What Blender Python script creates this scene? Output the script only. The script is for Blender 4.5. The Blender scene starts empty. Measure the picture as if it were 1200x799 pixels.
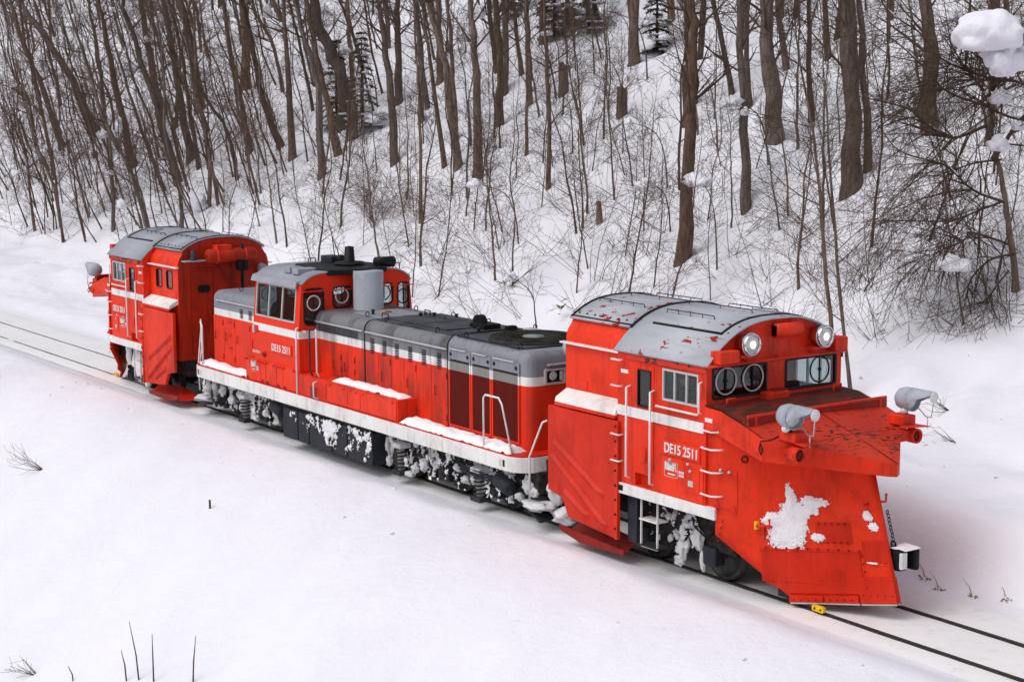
import bpy, bmesh, math, random
from mathutils import Vector, Matrix, noise, Euler
R = math.radians
scn = bpy.context.scene

# ------------------------------------------------------------------ camera
cam_d = bpy.data.cameras.new('camera'); cam = bpy.data.objects.new('camera', cam_d)
scn.collection.objects.link(cam)
cam_d.sensor_width = 36.0; cam_d.lens = 2005.0 / 1200.0 * 36.0
cam_d.clip_start = 0.1; cam_d.clip_end = 2000
YAW, PITCH, ROLL = -0.96072, 0.14101, -0.00401
fw = Vector((math.sin(YAW)*math.cos(PITCH), math.cos(YAW)*math.cos(PITCH), -math.sin(PITCH)))
rt = Vector((math.cos(YAW), -math.sin(YAW), 0)); up = rt.cross(fw)
r2 = rt*math.cos(ROLL) + up*math.sin(ROLL); u2 = up*math.cos(ROLL) - rt*math.sin(ROLL)
m = Matrix((r2, u2, -fw)).transposed().to_4x4(); m.translation = Vector((30.2, -18.295, 7.497))
cam.matrix_world = m
scn.camera = cam

# ------------------------------------------------------------------ overcast sky and soft sun
SUN_EL, SUN_DIR = 55, Vector((-0.15, -1.0, 0))       # horizontal direction towards the sun
wld = bpy.data.worlds.new('World'); scn.world = wld; wld.use_nodes = True
wn = wld.node_tree; bg = wn.nodes['Background']
sky = wn.nodes.new('ShaderNodeTexSky'); sky.sky_type = 'NISHITA'; sky.sun_disc = False
sky.sun_elevation = R(SUN_EL); sky.sun_rotation = math.atan2(SUN_DIR.x, SUN_DIR.y)
sky.air_density = 1.0; sky.dust_density = 4.0; sky.ozone_density = 1.0
hsv = wn.nodes.new('ShaderNodeHueSaturation'); hsv.inputs['Saturation'].default_value = 0.35
wn.links.new(sky.outputs[0], hsv.inputs['Color']); wn.links.new(hsv.outputs[0], bg.inputs[0])
bg.inputs[1].default_value = 0.15
sd = bpy.data.lights.new('sun', 'SUN'); sd.energy = 0.95; sd.angle = R(50); sd.color = (1.0, 0.985, 0.97)
sun = bpy.data.objects.new('sun', sd); scn.collection.objects.link(sun)
dv = Vector((SUN_DIR.x*math.cos(R(SUN_EL)), SUN_DIR.y*math.cos(R(SUN_EL)), math.sin(R(SUN_EL)))).normalized()
sun.rotation_euler = dv.to_track_quat('Z', 'Y').to_euler(); sun.location = dv*60
vs = scn.view_settings
scn.display_settings.display_device = 'sRGB'
vs.view_transform = 'Standard'; vs.look = 'None'; vs.gamma = 1.0; vs.use_curve_mapping = False
vs.exposure = -0.14

# ------------------------------------------------------------------ materials
MATS = {}
def nodes_mat(name, rough=0.5, metal=0.0):
    mt = bpy.data.materials.new(name); mt.use_nodes = True
    nt = mt.node_tree; b = nt.nodes['Principled BSDF']
    b.inputs['Roughness'].default_value = rough; b.inputs['Metallic'].default_value = metal
    b.inputs['Specular IOR Level'].default_value = 0.14
    MATS[name] = mt
    return mt, nt, b
def N(nt, typ, **kw):
    n = nt.nodes.new(typ)
    for k, v in kw.items():
        if k in n.inputs: n.inputs[k].default_value = v
        else: setattr(n, k, v)
    return n
def L(nt, a, b): nt.links.new(a, b)
def coords(nt, scale=(1,1,1), kind='Object'):
    tc = N(nt, 'ShaderNodeTexCoord'); mp = N(nt, 'ShaderNodeMapping'); mp.inputs['Scale'].default_value = scale
    L(nt, tc.outputs[kind], mp.inputs[0]); return mp.outputs[0]
def nz(nt, vec, scale, detail=3, rough=0.55):
    n = N(nt, 'ShaderNodeTexNoise'); n.inputs['Scale'].default_value = scale
    n.inputs['Detail'].default_value = detail; n.inputs['Roughness'].default_value = rough
    L(nt, vec, n.inputs['Vector']); return n.outputs['Fac']
def ramp(nt, fac, a, b, lo=0.0, hi=1.0):
    n = N(nt, 'ShaderNodeMapRange'); n.inputs['From Min'].default_value = a; n.inputs['From Max'].default_value = b
    n.inputs['To Min'].default_value = lo; n.inputs['To Max'].default_value = hi
    L(nt, fac, n.inputs['Value']); return n.outputs[0]
def mixc(nt, fac, c1, c2):
    n = N(nt, 'ShaderNodeMix'); n.data_type = 'RGBA'
    for sock, c in ((n.inputs[6], c1), (n.inputs[7], c2)):
        if isinstance(c, tuple): sock.default_value = (*c, 1)
        else: L(nt, c, sock)
    if isinstance(fac, (int, float)): n.inputs[0].default_value = fac
    else: L(nt, fac, n.inputs[0])
    return n.outputs[2]
def mathn(nt, op, a, b=None):
    n = N(nt, 'ShaderNodeMath'); n.operation = op
    for i, v in ((0, a), (1, b)):
        if v is None: continue
        if isinstance(v, (int, float)): n.inputs[i].default_value = v
        else: L(nt, v, n.inputs[i])
    return n.outputs[0]
def bump(nt, b, h, dist=0.01, strength=0.5):
    n = N(nt, 'ShaderNodeBump'); n.inputs['Strength'].default_value = strength; n.inputs['Distance'].default_value = dist
    L(nt, h, n.inputs['Height']); L(nt, n.outputs[0], b.inputs['Normal'])

RED = (0.80, 0.036, 0.009); WHITE = (0.80, 0.79, 0.78); GREY = (0.19, 0.20, 0.225)

def weather(nt, col, dirt=(0.10, 0.05, 0.04), amount=0.35, streak=True):
    v = coords(nt, (1, 1, 1)); big = nz(nt, v, 1.1, 4)
    col = mixc(nt, ramp(nt, big, 0.35, 0.75, 0.0, amount*0.5), col, dirt)
    if streak:
        s = nz(nt, coords(nt, (7, 7, 0.7)), 1.0, 4, 0.6)
        col = mixc(nt, ramp(nt, s, 0.52, 0.78, 0.0, amount), col, dirt)
    f = nz(nt, v, 26.0, 3, 0.7)
    col = mixc(nt, ramp(nt, f, 0.66, 0.74, 0.0, amount*1.2), col, dirt)
    g = nz(nt, coords(nt, (1.0, 1.0, 0.6)), 2.6, 6, 0.72)
    col = mixc(nt, ramp(nt, g, 0.56, 0.80, 0.0, amount*1.1), col, dirt)
    h = nz(nt, coords(nt, (1.0, 1.0, 1.0)), 9.0, 5, 0.75)
    col = mixc(nt, ramp(nt, h, 0.68, 0.70, 0.0, min(1.0, amount*1.6)), col, tuple(c*0.5 for c in dirt))
    return col
def paint(name, col, rough=0.42, amount=0.58, dirt=(0.075, 0.022, 0.015), streak=True):
    mt, nt, b = nodes_mat(name, rough)
    fade = tuple(min(1.0, c*1.05 + 0.012) for c in col); deep = tuple(c*0.58 for c in col)
    base = mixc(nt, ramp(nt, nz(nt, coords(nt, (1, 1, 0.7)), 0.9, 5, 0.6), 0.40, 0.70), col, fade)
    base = mixc(nt, ramp(nt, nz(nt, coords(nt, (1.3, 1.3, 1)), 1.7, 5, 0.65), 0.50, 0.74, 0.0, 0.8), base, deep)
    L(nt, weather(nt, base, dirt, amount, streak), b.inputs['Base Color'])
    r = nz(nt, coords(nt), 3.0); L(nt, ramp(nt, r, 0.3, 0.7, rough-0.08, rough+0.14), b.inputs['Roughness'])
    bump(nt, b, nz(nt, coords(nt), 2.6, 2), 0.02, 0.32)
    return mt
def zband(name, bands, rough=0.45, amount=0.3, dirt=(0.05, 0.03, 0.03), extra=None):
    """bands: [(z_top, colour)...], last z_top ignored: the painted livery in heights above the rail"""
    mt, nt, b = nodes_mat(name, rough)
    sep = N(nt, 'ShaderNodeSeparateXYZ'); tc = N(nt, 'ShaderNodeTexCoord'); L(nt, tc.outputs['Object'], sep.inputs[0])
    col = mixc(nt, 0.0, bands[0][1], bands[0][1])
    for i in range(1, len(bands)):
        g = mathn(nt, 'GREATER_THAN', sep.outputs[2], bands[i-1][0]); col = mixc(nt, g, col, bands[i][1])
    col = weather(nt, col, dirt, amount)
    if extra: col = extra(nt, col, sep)
    L(nt, col, b.inputs['Base Color'])
    bump(nt, b, nz(nt, coords(nt), 2.5, 2), 0.012, 0.25)
    return mt
def plain(name, col, rough=0.5, metal=0.0, var=0.25, scale=8.0):
    mt, nt, b = nodes_mat(name, rough, metal)
    n = nz(nt, coords(nt), scale, 4)
    d = tuple(c*(1-var) for c in col); u = tuple(min(1, c*(1+var)) for c in col)
    L(nt, mixc(nt, ramp(nt, n, 0.3, 0.7), d, u), b.inputs['Base Color'])
    return mt
def chipped(name, base, chip, thr=0.60, scale=3.2, stretch=(1,1,1), rough=0.5, base2=None, seed=0.0):
    mt, nt, b = nodes_mat(name, rough)
    col = mixc(nt, 0.0, base, base)
    if base2:
        col = mixc(nt, ramp(nt, nz(nt, coords(nt), 0.9, 4), 0.35, 0.68), base, base2)
    area = nz(nt, coords(nt, (1,1,1)), 0.8, 2)
    fine = nz(nt, coords(nt, stretch), scale*3, 4, 0.62)
    s = mathn(nt, 'ADD', mathn(nt, 'MULTIPLY', area, 0.45), mathn(nt, 'MULTIPLY', fine, 0.75))
    f = ramp(nt, s, thr, thr+0.012)
    col = mixc(nt, f, col, chip)
    st = nz(nt, coords(nt, (1.2, 8, 8)), 1.0, 4, 0.6)
    col = mixc(nt, ramp(nt, st, 0.5, 0.8, 0.0, 0.3), col, (0.09, 0.08, 0.08))
    L(nt, col, b.inputs['Base Color'])
    bump(nt, b, mathn(nt, 'SUBTRACT', 1.0, f), 0.004, 0.6)
    return mt

paint('red_paint', RED)
paint('red_paint_clean', (0.83, 0.040, 0.010), 0.40, 0.26)
paint('red_scraped', (0.62, 0.025, 0.007), 0.40, 0.35, (0.20, 0.012, 0.008))
paint('red_dark', (0.30, 0.016, 0.010), 0.45, 0.5, (0.06, 0.02, 0.015))
paint('white_paint', WHITE, 0.5, 0.40, (0.34, 0.25, 0.18))
paint('red_soot_shade', (0.50, 0.026, 0.007), 0.5, 0.85, (0.06, 0.016, 0.010))  # sooty red, with the end wall's shade also put into the colour
paint('grey_paint', (0.27, 0.285, 0.325), 0.45, 0.35, (0.07, 0.07, 0.075))
paint('lamp_grey', (0.38, 0.41, 0.47), 0.45, 0.25, (0.12, 0.09, 0.07))
chipped('roof_grey', (0.40, 0.415, 0.465), (0.33, 0.030, 0.020), 0.69, 2.4, (0.6, 1, 1), 0.42, (0.48, 0.495, 0.545))
chipped('roof_clean', (0.30, 0.315, 0.36), (0.18, 0.18, 0.19), 0.76, 2.2, (0.6, 1, 1), 0.42, (0.38, 0.395, 0.44))
chipped('red_chipped', (0.62, 0.045, 0.016), (0.05, 0.022, 0.016), 0.695, 3.6, (2.2, 0.75, 1), 0.45, (0.46, 0.03, 0.018))
chipped('red_eave', (0.62, 0.040, 0.018), (0.06, 0.026, 0.020), 0.625, 3.4, (0.6, 1, 1), 0.45)
chipped('deck_oxide', (0.20, 0.022, 0.014), (0.07, 0.022, 0.016), 0.60, 1.6, (1, 0.4, 1), 0.55, (0.11, 0.024, 0.017))
def soot(nt, col, sep):
    s = nz(nt, coords(nt, (1.5, 1, 0.45)), 1.0, 4)
    col = mixc(nt, ramp(nt, s, 0.46, 0.68, 0.0, 0.80), col, (0.040, 0.026, 0.024))
    q = nz(nt, coords(nt, (5.0, 2, 0.4)), 1.0, 4)
    return mixc(nt, ramp(nt, q, 0.55, 0.75, 0.0, 0.6), col, (0.05, 0.03, 0.028))
zband('hood_livery', [(2.45, RED), (2.61, WHITE), (9, (0.20, 0.208, 0.228))], 0.45, 0.35, (0.05, 0.025, 0.022), soot)
zband('hood_clean', [(2.45, RED), (2.61, WHITE), (9, (0.25, 0.262, 0.30))], 0.42, 0.4)
zband('cab_livery', [(2.45, RED), (2.61, WHITE), (9, (0.80, 0.036, 0.009))], 0.42, 0.2, (0.14, 0.03, 0.02))
zband('radiator_livery', [(2.45, (0.15, 0.014, 0.010)), (2.61, (0.33, 0.32, 0.31)), (9, (0.045, 0.05, 0.055))], 0.7, 0.2)
plain('roof_dark', (0.055, 0.058, 0.066), 0.5, 0, 0.5, 2.0)
plain('black', (0.012, 0.012, 0.013), 0.45)
plain('rubber', (0.018, 0.018, 0.02), 0.5)
plain('slate', (0.030, 0.032, 0.042), 0.5, 0, 0.3, 3)
plain('grime', (0.035, 0.032, 0.030), 0.8, 0, 0.7, 9)
plain('wheel_steel', (0.05, 0.048, 0.046), 0.45, 0.6, 0.3)
plain('rail_steel', (0.035, 0.030, 0.027), 0.5, 0.4)
plain('chrome', (0.72, 0.72, 0.74), 0.12, 1.0, 0.05)
plain('alu', (0.55, 0.55, 0.54), 0.4, 0.3, 0.1)
plain('yellow', (0.75, 0.46, 0.01), 0.45)
plain('orange_brown', (0.42, 0.24, 0.13), 0.6)
plain('verdigris', (0.20, 0.24, 0.22), 0.6)
plain('letter_white', (0.72, 0.71, 0.72), 0.5, 0, 0.05)
plain('cloth_dark', (0.015, 0.018, 0.03), 0.9); plain('glove', (0.7, 0.7, 0.68), 0.8); plain('skin', (0.50, 0.28, 0.19), 0.6)
plain('interior', (0.045, 0.050, 0.055), 0.6); plain('seat_green', (0.02, 0.04, 0.05), 0.7)
plain('fan_grille', (0.040, 0.038, 0.034), 0.7, 0, 0.5, 5)

def glass():
    mt = bpy.data.materials.new('glass'); mt.use_nodes = True; nt = mt.node_tree; nt.nodes.clear(); MATS['glass'] = mt
    o = N(nt, 'ShaderNodeOutputMaterial'); mx = N(nt, 'ShaderNodeMixShader'); lw = N(nt, 'ShaderNodeLayerWeight'); lw.inputs[0].default_value = 0.5
    f = mathn(nt, 'ADD', mathn(nt, 'MULTIPLY', mathn(nt, 'POWER', lw.outputs['Facing'], 4.0), 0.8), 0.05)
    t = N(nt, 'ShaderNodeBsdfTransparent'); t.inputs[0].default_value = (0.80, 0.84, 0.84, 1)
    g = N(nt, 'ShaderNodeBsdfGlossy'); g.inputs['Roughness'].default_value = 0.02
    L(nt, f, mx.inputs[0]); L(nt, t.outputs[0], mx.inputs[1]); L(nt, g.outputs[0], mx.inputs[2]); L(nt, mx.outputs[0], o.inputs[0])
glass()
def lit(name, col, s):
    mt, nt, b = nodes_mat(name, 0.15); b.inputs['Base Color'].default_value = (0.8, 0.8, 0.75, 1)
    b.inputs['Emission Color'].default_value = (*col, 1); b.inputs['Emission Strength'].default_value = s
lit('lamp_lit', (1.0, 0.74, 0.50), 1.5)
plain('lens_red', (0.10, 0.008, 0.010), 0.1)
plain('lens_clear', (0.62, 0.64, 0.66), 0.08)

def snow_mat(name, c1, c2, bs=1.0, dirt=None):
    mt, nt, b = nodes_mat(name, 0.75)
    v = coords(nt, (1,1,1), 'Object')
    col = mixc(nt, ramp(nt, nz(nt, v, 0.7, 4), 0.3, 0.7), c1, c2)
    if dirt:
        col = mixc(nt, ramp(nt, nz(nt, v, 4.0, 5, 0.65), 0.54, 0.72, 0, 0.75), col, dirt)
    L(nt, col, b.inputs['Base Color'])
    b.inputs['Specular IOR Level'].default_value = 0.25
    h = mathn(nt, 'ADD', mathn(nt, 'MULTIPLY', nz(nt, v, 2.2, 5, 0.6), 1.0), mathn(nt, 'MULTIPLY', nz(nt, v, 38, 3, 0.6), 0.10))
    bump(nt, b, h, 0.10*bs, 0.5)
snow_mat('snow', (0.778, 0.770, 0.838), (0.806, 0.798, 0.860), 1.0)
snow_mat('snow_track', (0.76, 0.75, 0.765), (0.82, 0.81, 0.825), 0.35, (0.66, 0.64, 0.63))
snow_mat('snow_caked', (0.78, 0.77, 0.80), (0.60, 0.59, 0.61), 0.5, (0.16, 0.145, 0.13))
snow_mat('snow_stuck', (0.86, 0.83, 0.86), (0.90, 0.89, 0.92), 0.25)

def bark(name, c1, c2):
    mt, nt, b = nodes_mat(name, 0.85)
    n = nz(nt, coords(nt, (9, 9, 1.4)), 1.6, 5, 0.65); g = nz(nt, coords(nt), 1.3, 3)
    col = mixc(nt, ramp(nt, n, 0.34, 0.68), c1, c2)
    col = mixc(nt, ramp(nt, g, 0.45, 0.75, 0, 0.45), col, (0.15, 0.14, 0.135))
    oi = N(nt, 'ShaderNodeObjectInfo')
    hs = N(nt, 'ShaderNodeHueSaturation'); L(nt, col, hs.inputs['Color'])
    L(nt, ramp(nt, oi.outputs['Random'], 0, 1, 0.65, 1.45), hs.inputs['Value'])
    wn_ = N(nt, 'ShaderNodeTexWhiteNoise'); wn_.noise_dimensions = '1D'; L(nt, oi.outputs['Random'], wn_.inputs['W'])
    L(nt, ramp(nt, wn_.outputs['Value'], 0, 1, 0.55, 1.1), hs.inputs['Saturation'])
    L(nt, hs.outputs[0], b.inputs['Base Color']); bump(nt, b, n, 0.03, 0.8)
bark('bark', (0.058, 0.035, 0.024), (0.19, 0.125, 0.090))
bark('bark_light', (0.12, 0.075, 0.048), (0.26, 0.17, 0.115))
plain('twig', (0.095, 0.062, 0.046), 0.85, 0, 0.35, 2.0)
plain('twig_red', (0.135, 0.080, 0.055), 0.85, 0, 0.35, 2.0)
plain('needle', (0.028, 0.040, 0.020), 0.7, 0, 0.5, 3.0)
plain('leaf', (0.10, 0.16, 0.035), 0.5, 0, 0.4, 4.0)
plain('straw', (0.30, 0.23, 0.12), 0.8, 0, 0.3, 5.0)

# ------------------------------------------------------------------ mesh helpers
COL = scn.collection
class MB:
    def __init__(s): s.v = []; s.f = []; s.sm = []
    def add(s, vs, fs, smooth=False):
        o = len(s.v); s.v += [tuple(p) for p in vs]; s.f += [tuple(i+o for i in q) for q in fs]; s.sm += [smooth]*len(fs); return s
    def box(s, x0, x1, y0, y1, z0, z1, M=None):
        P = [Vector((x, y, z)) for x in (x0, x1) for y in (y0, y1) for z in (z0, z1)]
        if M: P = [M @ p for p in P]
        return s.add(P, [(0,1,3,2),(4,6,7,5),(0,4,5,1),(2,3,7,6),(0,2,6,4),(1,5,7,3)])
    def prism(s, poly, axis, a0, a1, smooth=False):
        """poly: 2D points in the other two axes (kept in xyz order)"""
        n = len(poly)
        def pt(p, a): return (a, p[0], p[1]) if axis == 'x' else (p[0], a, p[1]) if axis == 'y' else (p[0], p[1], a)
        P = [pt(p, a0) for p in poly] + [pt(p, a1) for p in poly]
        s.add(P, [tuple(range(n))[::-1], tuple(range(n, 2*n))])
        o = len(s.v) - 2*n
        for i in range(n):
            j = (i+1) % n; s.f.append((o+i, o+j, o+n+j, o+n+i)); s.sm.append(smooth)
        return s
    def tube(s, pts, r, n=6, r1=None, cap=True, smooth=True):
        pts = [Vector(p) for p in pts]; m = len(pts); r1 = r if r1 is None else r1
        vs = []; a = None
        for i, p in enumerate(pts):
            d = (pts[min(i+1, m-1)] - pts[max(i-1, 0)])
            d = d.normalized() if d.length > 1e-9 else Vector((0,0,1))
            if a is None:
                a = d.cross(Vector((0,0,1)) if abs(d.z) < 0.9 else Vector((1,0,0))).normalized()
            else:
                a = a - d*a.dot(d); a = a.normalized() if a.length > 1e-6 else d.orthogonal().normalized()
            b = d.cross(a)
            rr = (r[i] if isinstance(r, (list, tuple)) else r + (r1-r)*i/max(1, m-1))
            for k in range(n):
                t = 2*math.pi*k/n; vs.append(p + (a*math.cos(t) + b*math.sin(t))*rr)
        fs = [(i*n+k, i*n+(k+1) % n, (i+1)*n+(k+1) % n, (i+1)*n+k) for i in range(m-1) for k in range(n)]
        s.add(vs, fs, smooth)
        if cap:
            o = len(s.v) - m*n
            s.f += [tuple(o+k for k in range(n))[::-1], tuple(o+(m-1)*n+k for k in range(n))]; s.sm += [False, False]
        return s
    def cyl(s, p0, p1, r, n=16, r1=None): return s.tube([p0, p1], r, n, r1)
    def grid(s, fn, nu, nv, smooth=True):
        vs = [fn(i/nu, j/nv) for i in range(nu+1) for j in range(nv+1)]
        fs = [(i*(nv+1)+j, (i+1)*(nv+1)+j, (i+1)*(nv+1)+j+1, i*(nv+1)+j+1) for i in range(nu) for j in range(nv)]
        return s.add(vs, fs, smooth)
    def torus(s, c, axis, R0, r, n=20, k=5):
        c = Vector(c); axis = Vector(axis).normalized(); a = axis.orthogonal().normalized(); b = axis.cross(a)
        pts = [c + (a*math.cos(2*math.pi*i/n) + b*math.sin(2*math.pi*i/n))*R0 for i in range(n)]
        vs = []
        for i in range(n):
            rad = (pts[i]-c).normalized()
            for j in range(k):
                t = 2*math.pi*j/k; vs.append(pts[i] + rad*math.cos(t)*r + axis*math.sin(t)*r)
        return s.add(vs, [(i*k+j, ((i+1) % n)*k+j, ((i+1) % n)*k+(j+1) % k, i*k+(j+1) % k) for i in range(n) for j in range(k)], True)
    def lathe(s, c, axis, prof, n=20):
        """prof: [(distance along axis, radius)]"""
        c = Vector(c); axis = Vector(axis).normalized(); a = axis.orthogonal().normalized(); b = axis.cross(a)
        vs = [c + axis*h + (a*math.cos(2*math.pi*k/n) + b*math.sin(2*math.pi*k/n))*max(rr, 1e-4) for h, rr in prof for k in range(n)]
        return s.add(vs, [(i*n+k, i*n+(k+1) % n, (i+1)*n+(k+1) % n, (i+1)*n+k) for i in range(len(prof)-1) for k in range(n)], True)
    def blob(s, c, rad, seed=0, sub=2, amp=0.35, flat=None):
        bm = bmesh.new(); bmesh.ops.create_icosphere(bm, subdivisions=sub, radius=1)
        o = Vector((seed*7.3, seed*3.1, seed*1.7)); c = Vector(c); vs = []
        for v in bm.verts:
            d = v.co.normalized(); k = 1 + amp*(noise.noise(d*1.6+o) + 0.5*noise.noise(d*3.9+o))
            p = Vector((d.x*rad[0]*k, d.y*rad[1]*k, d.z*rad[2]*k))
            if flat is not None and p.z < -flat*rad[2]: p.z = -flat*rad[2] + 0.25*(p.z + flat*rad[2])
            vs.append(c + p)
        s.add(vs, [tuple(v.index for v in f.verts) for f in bm.faces], True); bm.free(); return s
    def mesh(s, name):
        me = bpy.data.meshes.new(name); me.from_pydata(s.v, [], s.f)
        me.polygons.foreach_set('use_smooth', s.sm); me.update(); return me
    def build(s, name, mat, parent=None, bevel=None, recalc=True, seg=2):
        me = s.mesh(name)
        if recalc:
            bm = bmesh.new(); bm.from_mesh(me); bmesh.ops.recalc_face_normals(bm, faces=bm.faces[:]); bm.to_mesh(me); bm.free()
        return link(name, me, mat, parent, bevel, seg)
def link(name, me, mat, parent=None, bevel=None, seg=2):
    o = bpy.data.objects.new(name, me); COL.objects.link(o)
    if mat and not me.materials: me.materials.append(MATS[mat])
    if parent: o.parent = parent
    if bevel:
        b = o.modifiers.new('bevel', 'BEVEL'); b.width = bevel; b.segments = seg; b.limit_method = 'ANGLE'; b.angle_limit = R(40); b.harden_normals = False
    return o
def tag(o, label=None, cat=None, group=None, kind=None):
    for k, v in (('label', label), ('category', cat), ('group', group), ('kind', kind)):
        if v: o[k] = v
    return o
def empty(name, loc=(0,0,0), rz=0.0):
    o = bpy.data.objects.new(name, None); COL.objects.link(o); o.location = loc; o.rotation_euler = (0, 0, rz); o.empty_display_size = 0.3
    return o
def boolean(body, cutters):
    """difference of MB solids -> mesh"""
    a = body.build('tmp_a', None); c = MB()
    obs = [a]
    for k in cutters:
        b = k.build('tmp_b', None); obs.append(b)
        md = a.modifiers.new('b', 'BOOLEAN'); md.operation = 'DIFFERENCE'; md.object = b; md.solver = 'EXACT'
    bpy.context.view_layer.update()
    dg = bpy.context.evaluated_depsgraph_get()
    me = bpy.data.meshes.new_from_object(a.evaluated_get(dg), depsgraph=dg)
    for o in obs:
        d = o.data; bpy.data.objects.remove(o); bpy.data.meshes.remove(d)
    return me
def rrect(a0, a1, b0, b1, r, n=4):
    P = []
    for cx, cy, t0 in ((a1-r, b1-r, 0), (a0+r, b1-r, 90), (a0+r, b0+r, 180), (a1-r, b0+r, 270)):
        for i in range(n+1):
            t = R(t0 + 90*i/n); P.append((cx + r*math.cos(t), cy + r*math.sin(t)))
    return P
def ring_prism(mb, outer, inner, axis, a0, a1):
    n = len(outer)
    def pt(p, a): return (a, p[0], p[1]) if axis == 'x' else (p[0], a, p[1]) if axis == 'y' else (p[0], p[1], a)
    P = [pt(p, a) for a in (a0, a1) for ring in (outer, inner) for p in ring]
    F = []
    for i in range(n):
        j = (i+1) % n
        F += [(i, j, n+j, n+i), (2*n+i, 3*n+i, 3*n+j, 2*n+j), (i, 2*n+i, 2*n+j, j), (n+i, n+j, 3*n+j, 3*n+i)]
    return mb.add(P, F)
def text_mesh(name, body, h, origin, xdir, updir, mat, parent, width=None, depth=0.012, bold=0.0):
    cu = bpy.data.curves.new('tmp_text', 'FONT'); cu.body = body; cu.size = 1.0; cu.extrude = 0.5; cu.offset = bold
    o = bpy.data.objects.new('tmp_text', cu); COL.objects.link(o); bpy.context.view_layer.update()
    dg = bpy.context.evaluated_depsgraph_get(); me = bpy.data.meshes.new_from_object(o.evaluated_get(dg), depsgraph=dg)
    bpy.data.objects.remove(o); bpy.data.curves.remove(cu)
    xs = [v.co.x for v in me.vertices]; ys = [v.co.y for v in me.vertices]
    x0, x1, y0, y1 = min(xs), max(xs), min(ys), max(ys)
    w = width or h*(x1-x0)/(y1-y0)
    X = Vector(xdir).normalized(); U = Vector(updir).normalized(); Z = X.cross(U)
    for v in me.vertices:
        v.co = Vector(origin) + X*((v.co.x-x0)/(x1-x0)*w) + U*((v.co.y-y0)/(y1-y0)*h) + Z*(v.co.z*depth)
    return link(name, me, mat, parent)
def sstep(a, b, x):
    t = max(0.0, min(1.0, (x-a)/(b-a))); return t*t*(3-2*t)
def snow_sheet(name, x0, x1, y0, y1, z, h, seed, parent=None, res=0.035, mat='snow_stuck', zf=None):
    """a ragged layer of lying snow with real thickness"""
    nx, ny = max(4, int((x1-x0)/res)), max(4, int((y1-y0)/res)); H = {}
    for i in range(nx+1):
        for j in range(ny+1):
            x = x0+(x1-x0)*i/nx; y = y0+(y1-y0)*j/ny
            e = min(i/nx*(x1-x0), (1-i/nx)*(x1-x0), j/ny*(y1-y0)*1.3, (1-j/ny)*(y1-y0)*1.3)
            k = noise.noise((x*3+seed, y*3, seed*2.1)) + 0.6*noise.noise((x*9+seed, y*9, seed)) + 0.3*noise.noise((x*22, y*22, seed))
            t = min(1.0, e/0.16) + 0.42*k - 0.12
            H[i, j] = (x, y, h*min(1.0, max(0.0, t))**0.55*(1+0.25*k) if t > 0 else 0)
    mb = MB(); idx = {}
    def vid(i, j, top):
        if (i, j, top) not in idx:
            x, y, t = H[i, j]; zz = (zf(x, y) if zf else z); idx[i, j, top] = len(mb.v); mb.v.append((x, y, zz + (t if top else 0) + 0.002))
        return idx[i, j, top]
    for i in range(nx):
        for j in range(ny):
            q = [(i, j), (i+1, j), (i+1, j+1), (i, j+1)]
            if any(H[p][2] > 0 for p in q): mb.f.append(tuple(vid(*p, True) for p in q)); mb.sm.append(True)
    return mb.build(name, mat, parent, recalc=False)

def plaster(name, parent, fn, x0, x1, z0, z1, th, seed, cover=0.0, mat='snow_stuck', res=0.03, top=0.35):
    """ragged snow plastered on a wall: fn(a, b, h) -> point h in front of the wall; denser towards the top edge"""
    nx, nz_ = max(4, int((x1-x0)/res)), max(4, int((z1-z0)/res)); H = {}
    for i in range(nx+1):
        for j in range(nz_+1):
            a = x0+(x1-x0)*i/nx; b = z0+(z1-z0)*j/nz_
            k = 0.7*noise.noise((a*2.6+seed, b*1.2, seed*1.3)) + 0.75*noise.noise((a*8+seed, b*3.5, seed)) + 0.7*noise.noise((a*21, b*12, seed)) + 0.5*noise.noise((a*48, b*36, seed))
            e = min(i, nx-i, j, nz_-j)/3.0
            H[i, j] = (a, b, min(1.0, e)*0.5 - 0.5 + cover + top*(j/nz_-0.5) + 0.75*k, k)
    mb = MB(); idx = {}
    def vid(i, j):
        if (i, j) not in idx:
            a, b, d, k = H[i, j]; idx[i, j] = len(mb.v); mb.v.append(tuple(fn(a, b, 0.004 + th*min(1.0, max(0.0, d)*2.2)**0.7*(1+0.4*k))))
        return idx[i, j]
    for i in range(nx):
        for j in range(nz_):
            q = [(i, j), (i+1, j), (i+1, j+1), (i, j+1)]
            if sum(H[c][2] > 0.0 for c in q) >= 3: mb.f.append(tuple(vid(*c) for c in q)); mb.sm.append(True)
    if mb.f: return tag(mb.build(name, mat, parent, recalc=False), kind='stuff')

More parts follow.
